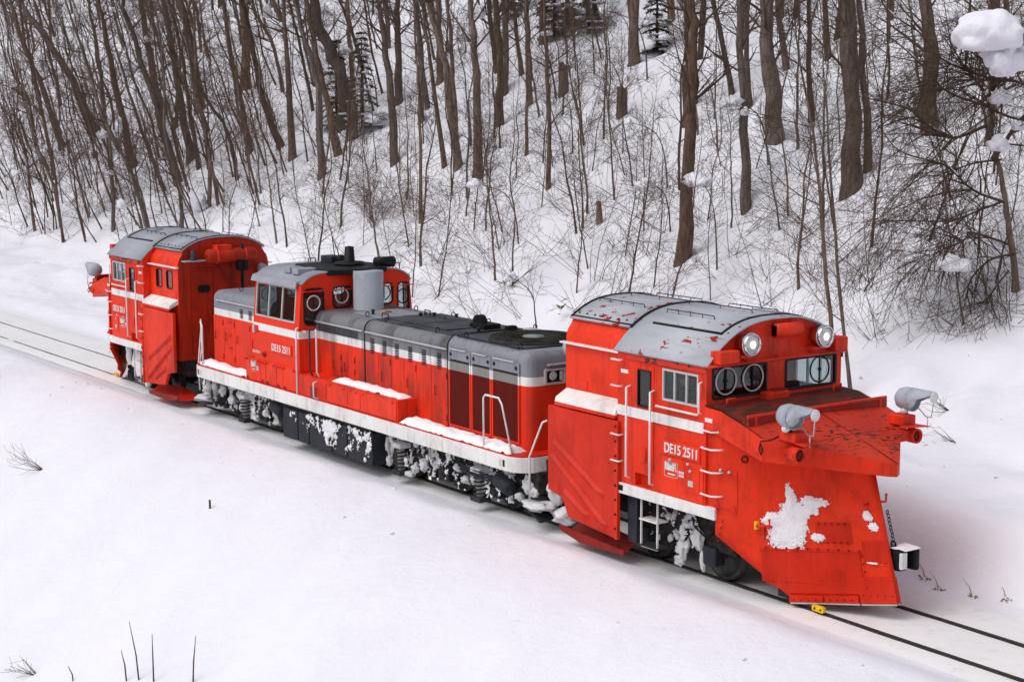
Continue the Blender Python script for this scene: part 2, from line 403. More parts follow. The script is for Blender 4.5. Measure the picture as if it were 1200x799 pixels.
# ------------------------------------------------------------------ terrain
def nn(x, y, s, o=0.0): return noise.noise((x*s + o, y*s - o, o*0.7))
def gz(x, y, rough=True):
    z = -0.055
    if y > 0:
        bank = 0.20 + 0.82*sstep(-16, 7, x)
        edge = 2.0 + (0.22*nn(x, 0, 0.35, 3.0) if rough else 0)
        z += bank*sstep(edge, edge+1.15, y) + 0.05*max(0.0, min(y, 6.5)-3.1)
        t = y - 6.4 - 1.5*sstep(-15, -45, x)
        k = 0.8; sp = k*math.log1p(math.exp(min(40, t/k)))
        z += 0.57*sp
        if rough:
            a = sstep(2.8, 7.0, y)
            z += a*(0.55*nn(x, y, 0.13, 1.0) + 0.42*nn(x, y, 0.4, 2.0) + 0.20*nn(x, y, 1.1, 5.0)*min(1.0, 20/max(1, y)))
            z += 0.05*nn(x, y, 1.7, 7.0)*sstep(2.0, 3.4, y) + 0.07*abs(nn(x, y, 2.6, 9.0))*sstep(3.0, 4.0, y) + 0.15*abs(nn(x, y, 1.3, 13.0))*sstep(3.2, 4.4, y)
            if y > 6: z += 0.16*abs(nn(x, y, 0.9, 11.0))
    else:
        w = -y
        z += (0.34 + (0.05*nn(x, 0, 0.5, 2.2) if rough else 0))*sstep(0.98, 2.35 + (0.2*nn(x, 0, 0.8, 1.2) if rough else 0), w)
        c = 3.7 + (0.7*nn(x, 0, 0.12, 4.0) if rough else 0)
        t = w - c; k = 0.7; sp = k*math.log1p(math.exp(min(40, t/k)))
        z -= 0.52*(sp if w < 60 else sp)
        if rough:
            a = sstep(1.8, 4.0, w)
            z += a*(0.30*nn(x+0.6*y, y*0.5, 0.16, 6.0) + 0.15*nn(x+0.8*y, y*0.4, 0.45, 8.0) + 0.04*nn(x+0.5*y, y*0.5, 1.3, 5.0)) + 0.02*nn(x, y, 1.5, 2.0)*sstep(1.6, 2.4, w)
    return z
def ladder(a, fine):
    out = [a[0]]
    for (x1, st) in fine:
        while out[-1] < x1 - 1e-6: out.append(min(x1, out[-1]+st))
    return out
gx = ladder([-330], [(-120, 4), (-50, 1.0), (-15, 0.5), (-2, 0.3), (20, 0.16), (40, 1.0), (120, 8)])
gy = ladder([-90], [(-24, 4), (-12, 0.8), (-2.6, 0.3), (-0.8, 0.12), (1.7, 0.4), (4.6, 0.12), (14, 0.3), (40, 0.8), (70, 2.5), (160, 6)])
mb = MB(); ny = len(gy)
for x in gx:
    for y in gy: mb.v.append((x, y, gz(x, y)))
for i in range(len(gx)-1):
    for j in range(ny-1):
        mb.f.append((i*ny+j, (i+1)*ny+j, (i+1)*ny+j+1, i*ny+j+1)); mb.sm.append(True)
tag(mb.build('snow_ground', 'snow', recalc=False), kind='structure')
def tb(u, v):
    y = -1.12 + 2.85*v; x = -200 + 260*u
    e = abs(v-0.5)*2; return (x, y, -0.034 + 0.030*sstep(-7, -14, x) + 0.014*nn(x, y, 0.9, 3.0)*sstep(0.45, 0.9, e) - 0.03*sstep(0.80, 1.0, e) + 0.005*nn(x*3, y*3, 1.0))
tag(MB().grid(tb, 900, 20).build('track_snow', 'snow_track', recalc=False), kind='structure')
RAILY = 0.587
for s, lab in ((-1, 'dark steel rail on the near side, closer to the camera'), (1, 'dark steel rail on the far side, next to the snow bank')):
    y = s*RAILY - 0.03
    prof = [(y-0.034, -0.012), (y-0.028, 0.0), (y+0.028, 0.0), (y+0.034, -0.012), (y+0.034, -0.045), (y+0.010, -0.06), (y+0.010, -0.12), (y+0.055, -0.15), (y-0.055, -0.15), (y-0.010, -0.12), (y-0.010, -0.06), (y-0.034, -0.045)]
    tag(MB().prism(prof, 'x', -200, 60).build('rail', 'rail_steel'), lab, 'rail', 'rails of the single track')

# clods thrown out by the plough along both banks
rc = random.Random(31); cl = MB()
for k in range(300):
    x = rc.uniform(-26, 20); far = rc.random() < 0.62
    y = rc.uniform(2.7, 7.0) if far else -rc.uniform(1.7, 3.6)**1.0
    r_ = (0.012 + 0.05*rc.random()**3)*(1.3 if far else 0.7)
    cl.blob((x, y, gz(x, y)+r_*0.2), (r_*rc.uniform(0.8, 1.6), r_, r_*0.45), k*0.7, 2, 0.6)
tag(cl.build('snow_clods', 'snow', recalc=False), kind='stuff')

# ------------------------------------------------------------------ common train pieces
def window(parent, axis, pos, out, a0, a1, z0, z1, r=0.04, fw_=0.03, frame='rubber', mull=0, name='window', fname='frame', depth=0.05):
    """window part with frame and pane. axis 'y': in an x/z wall at y=pos; 'x': in a y/z wall at x=pos; out=+-1 outward"""
    o, i = rrect(a0, a1, z0, z1, r), rrect(a0+fw_, a1-fw_, z0+fw_, z1-fw_, max(0.008, r-fw_*0.6))
    mb = ring_prism(MB(), o, i, axis, pos-out*depth*0.6, pos+out*0.014)
    for k in range(mull):
        c = a0 + (a1-a0)*(k+1)/(mull+1); w = 0.016
        if axis == 'y': mb.box(c-w, c+w, min(pos-out*0.03, pos+out*0.010), max(pos-out*0.03, pos+out*0.010), z0+fw_*0.5, z1-fw_*0.5)
        else: mb.box(min(pos-out*0.03, pos+out*0.010), max(pos-out*0.03, pos+out*0.010), c-w, c+w, z0+fw_*0.5, z1-fw_*0.5)
    f = mb.build(name, frame, parent)
    p = MB().prism(rrect(a0+fw_*0.6, a1-fw_*0.6, z0+fw_*0.6, z1-fw_*0.6, max(0.008, r-fw_*0.3)), axis, pos-out*0.012, pos-out*0.018)
    p.build('pane', 'glass', f)
    return f
def cutter(axis, lo, hi, a0, a1, z0, z1, r=0.04):
    return MB().prism(rrect(a0+0.004, a1-0.004, z0+0.004, z1-0.004, r), axis, lo, hi)
def handrail(parent, pts, r=0.018, mat='white_paint', name='handrail'):
    return MB().tube(pts, r, 7).build(name, mat, parent)
def rung(parent, x, y, z, s, w=0.17, d=0.1, ax='x', mat='white_paint'):
    """U-shaped step on a side wall"""
    return handrail(parent, [(x-w/2, y, z), (x-w/2, y+s*d, z), (x+w/2, y+s*d, z), (x+w/2, y, z)], 0.014, mat, 'step_rung')
def wheelset(parent, x, r=0.43):
    for s in (-1, 1):
        y = s*(RAILY+0.005)
        w = MB().lathe((x, y-s*0.075, r), (0, s, 0), [(0, r-0.16), (0, r+0.025), (0.02, r+0.027), (0.035, r), (0.13, r-0.004), (0.135, r-0.06), (0.10, r-0.075), (0.09, 0.16), (0.14, 0.12), (0.14, 0.0)], 36).build('wheel', 'wheel_steel', parent)
    MB().cyl((x, -0.62, r), (x, 0.62, r), 0.075, 12).build('axle', 'grime', parent)
def coil(parent, x, y, z0, z1, R0=0.10, turns=5):
    pts = [(x+R0*math.cos(2*math.pi*t), y+R0*math.sin(2*math.pi*t), z0+(z1-z0)*t/turns) for t in [k/12 for k in range(turns*12+1)]]
    MB().tube(pts, 0.020, 5).build('coil_spring', 'grime', parent)
def snow_lumps(parent, spots, seed, name='caked_snow', mat='snow_caked'):
    for i, (c, rad) in enumerate(spots):
        MB().blob(c, rad, seed+i*1.37, 3, 0.55).build(name, mat, parent, recalc=False)
def lettering(parent, s, x0, y, z0, w, h, plate='red_paint_clean'):
    """number plate on a side wall; s is the outward y sign, x0 the left end seen from outside"""
    xd = Vector((1, 0, 0)) if s < 0 else Vector((-1, 0, 0))
    a, b = sorted((x0 - xd.x*0.05, x0 + xd.x*(w+0.05)))
    pl = MB().box(a, b, min(y, y+s*0.022), max(y, y+s*0.022), z0-0.035, z0+h+0.035).build('number_plate', plate, parent, 0.006)
    text_mesh('lettering', 'DE15 2511', h, (x0, y+s*0.028, z0), xd, (0,0,1), 'letter_white', pl, w, 0.014, 0.012)
    return pl
def jnr(parent, s, x0, y, z0, w, h):
    """round-cornered plate with barred white maker emblem and small lines of writing"""
    d = 1 if s < 0 else -1
    def bx(mb, a, b, c, e):
        p, q = sorted((x0+d*a*w, x0+d*b*w)); mb.box(p, q, min(y, y+s*0.008), max(y, y+s*0.008), z0+c*h, z0+e*h)
    P = rrect(*sorted((x0-d*0.02, x0+d*(w+0.02))), z0-0.02, z0+h+0.02, 0.03); Q = rrect(*sorted((x0-d*0.012, x0+d*(w+0.012))), z0-0.012, z0+h+0.012, 0.022)
    pl = ring_prism(MB(), P, Q, 'y', y, y+s*0.006).build('emblem_border', 'alu', parent)
    mb = MB()
    bx(mb, 0.00, 0.13, 0.42, 1.0); bx(mb, -0.0, 0.05, 0.36, 0.50)
    bx(mb, 0.19, 0.27, 0.42, 1.0)
    for k in range(5): bx(mb, 0.35+k*0.09, 0.41+k*0.09, 0.42, 1.0)
    bx(mb, 0.35, 0.60, 0.88, 1.0); bx(mb, 0.80, 0.98, 0.86, 1.0); bx(mb, 0.80, 0.98, 0.62, 0.74); bx(mb, 0.91, 0.98, 0.42, 0.98); bx(mb, 0.28, 0.34, 0.42, 1.0)
    bx(mb, 0.25, 0.85, 0.10, 0.20)
    mb.build('emblem', 'letter_white', pl, recalc=True)
    mb = MB()
    for rr in range(2):
        for c in range(3): bx(mb, 1.18+c*0.15, 1.28+c*0.15, 0.12+rr*0.26, 0.30+rr*0.26)
    mb.build('small_writing', 'letter_white', parent)

# ------------------------------------------------------------------ plow car (local x: 0 = end next to the locomotive, +x = plow)
def roofz(y): return 3.50 + 0.63*(1 - min(1.0, abs(y)/1.47)**2.65)
def arc_plate(x0, x1, y0, y1, th, lift=0.0, n=28, ends=None, zf=roofz):
    mb = MB(); P = []
    for i in range(n+1):
        y = y0+(y1-y0)*i/n
        for x in (x0, x1):
            for t in (0, 1): P.append((x, y, zf(y)+lift+(th if t else 0)))
    F = []
    for i in range(n):
        a = i*4; b = a+4
        F += [(a+1, a+3, b+3, b+1), (a, b, b+2, a+2), (a, a+1, b+1, b), (a+2, b+2, b+3, a+3)]
    F += [(0, 2, 3, 1), (n*4, n*4+1, n*4+3, n*4+2)]
    mb.add(P, F, True); return mb
def S(u, z, s, off=0.0):
    xp = 6.47 - 0.30*z; T = Vector((4.02, 1.42)); P = Vector((xp, 0.0)); d = P-T
    n = Vector((d.y, -d.x)).normalized()
    q = T*(1-u) + P*u + n*(0.10*math.sin(math.pi*u) - off)
    return Vector((q.x, s*q.y, z))
def plow_plate(name, parent, s, quad, off, mat, th=0.012, n=8, bevel=0.004):
    """plate lying on the plow face; quad: 4 (u,z) corners"""
    a, b, c, d = [Vector(q) for q in quad]; mb = MB(); P = []
    for k in (off-th, off):
        for i in range(n+1):
            for j in range(3):
                u = i/n; v = j/2; q = (a*(1-u)+b*u)*(1-v) + (d*(1-u)+c*u)*v
                P.append(S(q.x, q.y, s, k))
    m = (n+1)*3; F = []
    for i in range(n):
        for j in range(2):
            q = (i*3+j, (i+1)*3+j, (i+1)*3+j+1, i*3+j+1); F.append(q[::-1]); F.append(tuple(t+m for t in q))
    bd = [(i*3) for i in range(n+1)] + [n*3+1] + [i*3+2 for i in range(n, -1, -1)] + [1]
    for i in range(len(bd)):
        p, q = bd[i], bd[(i+1) % len(bd)]; F.append((p, q, q+m, p+m))
    return mb.add(P, F).build(name, mat, parent, bevel)

def plow_car(label, loc, rz, near, rear):
    t = empty('snowplow_car', loc, rz); tag(t, label, 'snowplow', 'snowplow cars coupled to the locomotive')
    clean = 'red_paint'
    HB, HC = 1.22, 1.42
    # --- rear compartment
    prof = [(-HB, 1.15), (HB, 1.15), (HB, 3.46), (HB-0.01, 3.55), (HB-0.045, 3.65), (HB-0.11, 3.73)] + \
           [(y, roofz(y)-0.012) for y in [1.06-0.1*k for k in range(0, 22)] if y > -1.07] + [(-HB+0.11, 3.73), (-HB+0.045, 3.65), (-HB+0.01, 3.55), (-HB, 3.46)]
    body = MB().prism(prof, 'x', 0.0, 1.66)
    cuts = []
    if rear:
        for x0 in (0.32, 0.94): cuts.append(MB().prism(rrect(x0, x0+0.36, 3.02-0.14, 3.34, 0.08), 'y', near*1.12, near*1.3))
    me = boolean(body, cuts) if cuts else None
    if me: link('rear_compartment', me, 'red_paint_clean', t, 0.01)
    else: body.build('rear_compartment', 'red_paint_clean', t, 0.01)
    if rear:
        for x0 in (0.32, 0.94): window(t, 'y', near*1.22, near, x0, x0+0.36, 2.88, 3.34, 0.08, 0.02)
    arc_plate(-0.02, 1.66, -1.12, 1.12, 0.035).build('rear_roof', 'roof_grey' if not rear else 'roof_clean', t)
    # --- cab shell
    cp = [(-HC, 1.20), (HC, 1.20), (HC, 3.50)] + [(y, roofz(y)-0.01) for y in [1.40-0.1*k for k in range(0, 29)]] + [(-HC, 3.50)]
    cavity = MB().box(1.70, 3.72, -HC+0.05, HC-0.05, 1.9, 3.46)
    cuts = [cavity]
    for s in (-1, 1):
        lo, hi = sorted((s*1.30, s*1.60))
        cuts += [cutter('y', lo, hi, 2.77, 3.61, 2.86, 3.36, 0.02), cutter('y', lo, hi, 2.17, 2.50, 2.68, 3.27, 0.02),
                 MB().box(2.10, 2.52, lo, hi, 1.39, 1.60)]
    for a, b in ((-1.31, -0.19), (0.19, 1.31)): cuts.append(cutter('x', 3.6, 3.95, a, b, 2.98, 3.48, 0.05))
    link('cab_body', boolean(MB().prism(cp, 'x', 1.65, 3.78), cuts), 'red_paint', t, 0.008)
    arc_plate(1.62, 3.86, -1.475, 1.475, 0.03).build('cab_roof', 'roof_grey' if not rear else 'roof_clean', t)
    # roof seams, hatch seals and grab rails
    sm = [arc_plate(1.60, 1.66, -1.14, 1.14, 0.02, 0.034), arc_plate(0.0, 0.04, -1.12, 1.12, 0.02, 0.034)]
    for s in (-1, 1):
        sm.append(MB().tube([(x, s*1.10, roofz(1.10)+0.045) for x in (0.0, 1.62)], 0.014, 5))
        sm.append(arc_plate(2.0, 3.62, s*0.985-0.012, s*0.985+0.012, 0.02, 0.03, 3))
    sm.append(arc_plate(3.60, 3.64, -1.0, 1.0, 0.02, 0.03))
    for q in sm: q.build('roof_seal', 'black', t)
    for s in (-1, 1):
        for (x0, x1, y) in ((0.15, 1.35, 0.62), (1.95, 3.1, 0.66), (0.3, 3.3, 0.06)):
            if y < 0.1 and s > 0: continue
            z = roofz(y)
            mbr = MB().tube([(x0, s*y, z+0.03), (x0+0.02, s*y, z+0.085), (x1-0.02, s*y, z+0.085), (x1, s*y, z+0.03)], 0.009, 5)
            for k in range(1, 4): mbr.tube([(x0+(x1-x0)*k/4, s*y, z+0.02), (x0+(x1-x0)*k/4, s*y, z+0.085)], 0.008, 4)
            mbr.build('roof_rail', 'slate', t)
    arc_plate(2.9, 3.5, 0.30, 0.56, 0.03, 0.028, 4).build('roof_hatch', 'grey_paint', t)
    rb = MB()
    for x in [0.12+0.21*k for k in range(8)]:
        for s in (-1, 1): rb.lathe((x, s*1.02, roofz(1.02)+0.034), (0, s*0.5, 0.85), [(0, 0.020), (0.012, 0.018), (0.016, 0.0)], 8)
    tag(rb.build('roof_bolts', 'black', t), kind='stuff')
    # --- both sides
    for s in (-1, 1):
        y = s*HC
        MB().box(1.9, 3.80, min(y, y+s*0.03), max(y, y+s*0.03), 3.395, 3.50).build('eave_moulding', 'red_eave', t, 0.02)
        window(t, 'y', y, s, 2.77, 3.61, 2.86, 3.36, 0.02, 0.032, 'alu', 2)
        d = MB().box(2.08, 2.56, min(y, y+s*0.012), max(y, y+s*0.012), 1.70, 2.478)
        d.box(2.08, 2.165, min(y, y+s*0.012), max(y, y+s*0.012), 2.642, 3.34); d.box(2.505, 2.56, min(y, y+s*0.012), max(y, y+s*0.012), 2.642, 3.34)
        d.box(2.165, 2.505, min(y, y+s*0.012), max(y, y+s*0.012), 3.275, 3.34)
        dr = d.build('cab_door', 'red_paint', t)
        window(t, 'y', y+s*0.012, s, 2.17, 2.50, 2.68, 3.27, 0.02, 0.02, 'rubber', 0, 'door_window')
        MB().prism(rrect(2.28, 2.40, 1.80, 2.02, 0.03), 'y', y+s*0.01, y+s*0.035).build('door_latch', 'red_paint', dr, 0.005)
        MB().box(1.66, 3.74, min(y+s*0.003, y+s*0.016), max(y+s*0.003, y+s*0.016), 2.48, 2.64).build('white_stripe', 'white_paint', t)
        for x, z0, z1 in ((1.98, 1.50, 2.98), (2.57, 1.48, 2.98)):
            handrail(t, [(x, y, z0), (x, y+s*0.09, z0+0.02), (x, y+s*0.09, z1-0.02), (x, y, z1)])
        handrail(t, [(3.69, y, 2.78), (3.69, y+s*0.07, 2.80), (3.69, y+s*0.07, 3.24), (3.69, y, 3.26)], 0.016)
        handrail(t, [(2.66, y, 2.755), (2.66, y+s*0.05, 2.755), (3.62, y+s*0.05, 2.755), (3.62, y, 2.755)], 0.018)
        lettering(t, s, 2.86 if s < 0 else 3.62, y+s*0.002, 2.06, 0.76, 0.155)
        MB().box(2.77, 3.74, min(y, y+s*0.012), max(y, y+s*0.012), 1.39, 1.985).build('equipment_cover', 'red_paint_clean', t, 0.004)
        jnr(t, s, 2.86 if s < 0 else 3.20, y+s*0.0125, 1.70, 0.28, 0.20)
        MB().box(3.34, 3.66, min(y+s*0.01, y+s*0.024), max(y+s*0.01, y+s*0.024), 1.52, 1.90).build('equipment_cover', 'red_paint_clean', t, 0.004)
        MB().cyl((3.47, y+s*0.02, 1.86), (3.47, y+s*0.05, 1.86), 0.022, 8).build('latch', 'alu', t)
        MB().box(3.42, 3.53, min(y+s*0.02, y+s*0.032), max(y+s*0.02, y+s*0.032), 1.62, 1.71).build('data_plate', 'alu', t)
        for x in (2.98, 3.40): MB().lathe((x, y, 1.955), (0, s, 0), [(0, 0.024), (0.04, 0.022), (0.048, 0.0)], 10).build('hinge_knob', 'alu', t)
        for z in (3.37, 2.95, 2.16, 1.73): rung(t, 1.70, y, z, s, 0.2, 0.10)
        for z in (2.55, 2.28, 1.93, 1.57):
            handrail(t, [(3.72, y, z), (3.74, y+s*0.06, z), (3.92, y+s*0.02, z-0.02), (4.10, y+s*0.03, z+0.01), (4.11, y-s*0.06, z+0.01)], 0.014, 'white_paint', 'step_rung')
        MB().box(1.74, 1.92, min(y, y+s*0.008), max(y, y+s*0.008), 3.16, 3.22).build('small_plate', 'letter_white', t)
        MB().box(3.80, 3.96, min(s*1.452, s*1.458), max(s*1.452, s*1.458), 2.68, 2.74).build('small_plate', 'letter_white', t)
        # sill
        MB().box(1.64, 4.03, min(y-s*0.3, y+s*0.035), max(y-s*0.3, y+s*0.035), 1.20, 1.375).build('side_sill', 'white_paint', t, 0.008)
        MB().box(1.72, 1.84, min(y+s*0.03, y+s*0.039), max(y+s*0.03, y+s*0.039), 1.25, 1.34).build('sill_mark', 'black', t)
        # drip rail, white ledge above the side wing
        MB().box(-0.06, 1.64, min(s*HB, s*(HB+0.09)), max(s*HB, s*(HB+0.09)), 3.425, 3.45).build('drip_rail', 'white_paint' , t)
        le = [(s*HB, 2.66), (s*(HC+0.035), 2.53), (s*(HC+0.055), 2.45), (s*(HC+0.03), 2.44), (s*(HB), 2.54)]
        MB().prism(le, 'x', 0.02, 1.647).build('ledge', 'white_paint', t, 0.006)
        MB().box(0.02, 1.645, min(s*(HC+0.01), s*(HC+0.062)), max(s*(HC+0.01), s*(HC+0.062)), 2.395, 2.452).build('ledge_lip', 'red_paint', t, 0.006)
        MB().box(0.10, 0.60, min(s*HB, s*(HB+0.01)), max(s*HB, s*(HB+0.01)), 2.68, 2.84).build('inspection_hatch', 'red_paint_clean', t, 0.004)
        # folding side wing
        yw = s*(HC+0.02)
        wp = [(-0.18, 2.36), (1.70, 2.37), (1.70, 0.42), (0.40, 0.53), (0.22, 0.83), (-0.18, 0.91)]
        wg = MB().prism(wp, 'y', yw-s*0.05, yw+s*0.03).build('side_wing', 'red_scraped' if not rear else 'red_paint', t, 0.012)
        for (a, b) in (((-0.05, 1.78), (1.38, 1.06)), ((-0.08, 1.52), (1.46, 0.55)), ((0.25, 0.98), (0.98, 0.62))):
            A, B = Vector((a[0], yw+s*0.03, a[1])), Vector((b[0], yw+s*0.03, b[1])); dd = (B-A).normalized(); nrm = Vector((-dd.z, 0, dd.x))
            P = [A-nrm*0.07, A+nrm*0.07, A+dd*0.15+Vector((0, s*0.05, 0)), B-nrm*0.07, B+nrm*0.07, B-dd*0.15+Vector((0, s*0.05, 0))]
            MB().add(P, [(0, 2, 5, 3), (1, 4, 5, 2), (0, 1, 2), (3, 5, 4), (0, 3, 4, 1)]).build('wing_rib', 'red_scraped', wg, 0.01)
        MB().box(1.66, 1.735, min(yw-s*0.02, yw+s*0.05), max(yw-s*0.02, yw+s*0.05), 0.42, 2.36).build('wing_hinge', 'red_paint', wg, 0.008)
        hb = MB()
        for z in [0.6+0.24*k for k in range(8)]: hb.cyl((1.69, yw+s*0.045, z), (1.69, yw+s*0.065, z), 0.02, 8)
        tag(hb.build('hinge_bolts', 'black', wg), kind='stuff')
        bl = [(-0.05, 0.30), (1.72, 0.22), (1.72, 0.13), (0.55, 0.10), (0.0, 0.20)]
        MB().prism(bl, 'y', yw-s*0.10, yw-s*0.14).build('wing_blade', 'red_dark', wg, 0.006)
        fl = [(-0.25, s*0.70, 0.20), (0.05, s*1.20, 0.17), (1.70, s*1.30, 0.15), (1.70, s*1.05, 0.36), (0.6, s*0.9, 0.40)]
        MB().add([*fl, *[(p[0], p[1], p[2]-0.03) for p in fl]], [(0,1,2,3,4), (9,8,7,6,5)] + [(i, (i+1) % 5, 5+(i+1) % 5, 5+i) for i in range(5)]).build('wing_floor', 'red_dark' if not rear else 'red_scraped', wg)
        # mud guard and footsteps under the sill
        MB().box(1.80, 2.03, min(s*1.26, s*1.32), max(s*1.26, s*1.32), 0.40, 1.20).build('mud_guard', 'slate', t, 0.01)
        st = MB()
        for x in (2.18, 2.58): st.box(x-0.010, x+0.010, min(s*1.33, s*1.36), max(s*1.33, s*1.36), 0.42, 1.21)
        st.box(2.18, 2.58, min(s*1.33, s*1.36), max(s*1.33, s*1.36), 0.40, 0.43)
        fs = st.build('footstep', 'white_paint', t)
        for z in (0.42, 0.84): MB().box(2.16, 2.60, min(s*1.14, s*1.38), max(s*1.14, s*1.38), z, z+0.02).build('tread', 'slate' if z < 0.6 else 'white_paint', fs)
    for s in (-1, 1): MB().box(3.78, 4.04, min(s*1.30, s*1.37), max(s*1.30, s*1.37), 1.21, 2.56).build('corner_filler', 'red_paint', t)
    # --- underframe
    MB().box(0.05, 4.6, -0.95, 0.95, 0.72, 1.19).build('underframe', 'grime', t)
    for x in (1.72, 3.38): wheelset(t, x)
    for s in (-1, 1):
        MB().prism([(1.2, 0.52), (3.95, 0.52), (3.7, 0.75), (3.1, 0.70), (2.1, 0.70), (1.4, 0.78)], 'y', s*0.78, s*0.90).build('bogie_frame', 'grime', t, 0.02)
        for x in (1.72, 3.38):
            MB().box(x-0.15, x+0.15, min(s*0.76, s*0.98), max(s*0.76, s*0.98), 0.28, 0.58).build('axle_box', 'slate', t, 0.03)
        for k, (x, z) in enumerate(((2.35, 0.62), (2.62, 0.72), (2.9, 0.58))):
            MB().cyl((x, s*0.85, z-0.18), (x, s*0.85, z+0.2), 0.07, 10).build('cylinder', 'grime', t)
        MB().tube([(2.95, s*0.98, 1.1), (3.1, s*1.02, 0.85), (3.35, s*1.0, 0.72), (3.55, s*0.9, 0.9)], 0.018, 6).build('hose', 'black', t)
        snow_lumps(t, [((2.72, s*0.96, 0.42), (0.11, 0.07, 0.17)), ((2.66, s*0.95, 0.20), (0.09, 0.07, 0.09)), ((3.12, s*0.98, 0.66), (0.13, 0.06, 0.18)), ((3.22, s*0.95, 0.34), (0.045, 0.05, 0.17)),
                       ((2.45, s*0.96, 0.88), (0.10, 0.07, 0.06))], 3.3+s+(5 if rear else 0))
        plaster('caked_snow', t, lambda a, b, h, s=s: (a, s*(0.985+h), b), 1.9, 3.9, 0.28, 1.1, 0.06, 13.0+s+(3 if rear else 0), -0.22, 'snow_caked', 0.022)
        snow_lumps(t, [((2.62, s*0.97, 0.62), (0.06, 0.05, 0.08)), ((2.86, s*0.97, 0.50), (0.05, 0.05, 0.10)), ((2.5, s*1.0, 0.55), (0.05, 0.05, 0.06)), ((2.95, s*1.02, 0.85), (0.07, 0.05, 0.05))], 9.3+s)
    if rear:   # bogie side hidden under caked snow
        s = near
        snow_lumps(t, [((3.05, s*1.02, 0.72), (0.42, 0.10, 0.40)), ((2.3, s*1.0, 0.8), (0.13, 0.1, 0.3)), ((3.72, s*1.0, 0.9), (0.13, 0.1, 0.28))], 21.0, mat='snow_stuck')
    # --- end wall next to the locomotive, exhaust soot and shade from the hood painted into its red
    MB().prism([(a*0.995, b) for a, b in prof], 'x', -0.012, 0.004).build('end_wall', 'red_soot_shade', t)
    MB().prism(rrect(0.30, 0.90, 1.35, 3.33, 0.06), 'x', -0.025, 0.02).build('end_door', 'red_soot_shade', t, 0.008)
    ring_prism(MB(), rrect(0.24, 0.96, 1.30, 3.39, 0.08), rrect(0.285, 0.915, 1.345, 3.345, 0.07), 'x', -0.04, 0.01).build('door_frame', 'red_soot_shade', t)
    MB().prism(rrect(0.39, 0.72, 2.80, 2.99, 0.09), 'x', -0.04, -0.02).build('oval_window', 'black', t)
    MB().lathe((-0.22, 0.55, 3.70), (0, -1, 0), [(0, 0.02), (0.0, 0.14), (0.05, 0.175), (1.25, 0.175), (1.30, 0.14), (1.30, 0.02)], 24).build('muffler', 'red_soot_shade', t)
    for y in (0.30, -0.45): MB().torus((-0.22, y, 3.70), (0, 1, 0), 0.182, 0.022, 24, 6).build('muffler_strap', 'red_paint', t)
    MB().box(-0.30, 0.0, -0.10, 0.30, 3.84, 3.96).build('muffler_bracket', 'red_paint', t, 0.01)
    for y in (-0.22, -0.38): MB().prism(rrect(-0.36, -0.20, 3.31, 3.66, 0.05), 'y', y, y-0.13).build('exhaust_silencer', 'black', t, 0.02)
    MB().cyl((-0.28, -0.37, 2.7), (-0.28, -0.37, 3.98), 0.045, 10).build('exhaust_pipe', 'black', t)
    MB().box(-0.24, 0.0, 0.57, 1.13, 3.585, 3.61).build('shelf', 'lamp_grey', t)
    MB().lathe((-0.13, 0.86, 3.61), (0, 0, 1), [(0, 0.10), (0.05, 0.10), (0.05, 0.075), (0.24, 0.06), (0.26, 0.0)], 14).build('vent_pot', 'slate', t)
    MB().lathe((-0.02, -0.98, 3.36), (-0.8, 0, -0.3), [(0, 0.04), (0.02, 0.10), (0.16, 0.13), (0.24, 0.13), (0.22, 0.0)], 16).build('work_lamp', 'lamp_grey', t)
    MB().tube([(-0.05, -0.3, 1.2), (-0.09, -0.3, 2.6), (-0.06, 0.05, 3.3), (-0.05, 0.2, 3.5)], 0.02, 6).build('conduit', 'red_dark', t)
    for y in (-0.75, 0.12): MB().box(-0.12, 0.0, y-0.11, y+0.11, 1.6, 2.2).build('equipment_box', 'red_dark', t, 0.01)
    MB().box(-0.55, 0.1, -0.14, 0.14, 0.78, 1.02).build('drawbar', 'grime', t, 0.02)
    # --- windscreens and front face
    for a, b in ((-1.31, -0.19), (0.19, 1.31)):
        w = window(t, 'x', 3.78, 1, a, b, 2.98, 3.48, 0.05, 0.035, 'rubber', 0, 'windscreen')
        for cy in ((a+0.28, b-0.29) if a < 0 else (b-0.37,)):
            c = MB().torus((3.785, cy, 3.25), (1, 0, 0), 0.205, 0.014, 28, 6).build('clear_view_screen', 'alu' if a < 0 else 'black', w)
            h = MB().cyl((3.77, cy, 3.25), (3.80, cy, 3.25), 0.03, 10)
            h.box(3.775, 3.785, cy-0.012, cy+0.012, 3.05, 3.45)
            h.build('screen_motor', 'black', w)
    MB().tube([(3.80, -1.46, 3.50), (3.92, -1.46, 3.52), (3.92, 1.40, 3.52), (3.80, 1.40, 3.50)], 0.020, 7).build('visor_rail', 'red_paint', t)
    for y in (-0.7, 0.0, 0.7): MB().tube([(3.78, y, 3.55), (3.92, y, 3.52)], 0.015, 5).build('visor_bracket', 'red_paint', t)
    MB().box(3.78, 3.93, -0.13, 0.13, 3.0, 3.04).build('sill_ledge', 'red_dark', t)
    MB().box(3.78, 3.98, -0.34, 0.12, 2.90, 3.02).build('wiper_box', 'red_paint', t, 0.02)
    MB().box(3.79, 4.02, -1.36, -0.97, 3.55, 3.74).build('vent_box', 'red_paint', t, 0.015)
    MB().box(3.79, 4.0, 1.06, 1.34, 3.54, 3.76).build('vent_box', 'red_paint', t, 0.015)
    MB().lathe((3.88, -0.12, 3.95), (0, 1, 0), [(0, 0.0), (0, 0.115), (0.5, 0.115), (0.5, 0.09), (0.3, 0.08), (0.3, 0.0)], 18).build('horn_cover', 'red_paint', t)
    MB().box(3.79, 3.92, -0.12, 0.38, 3.86, 4.04).build('horn_bracket', 'red_paint', t, 0.01)
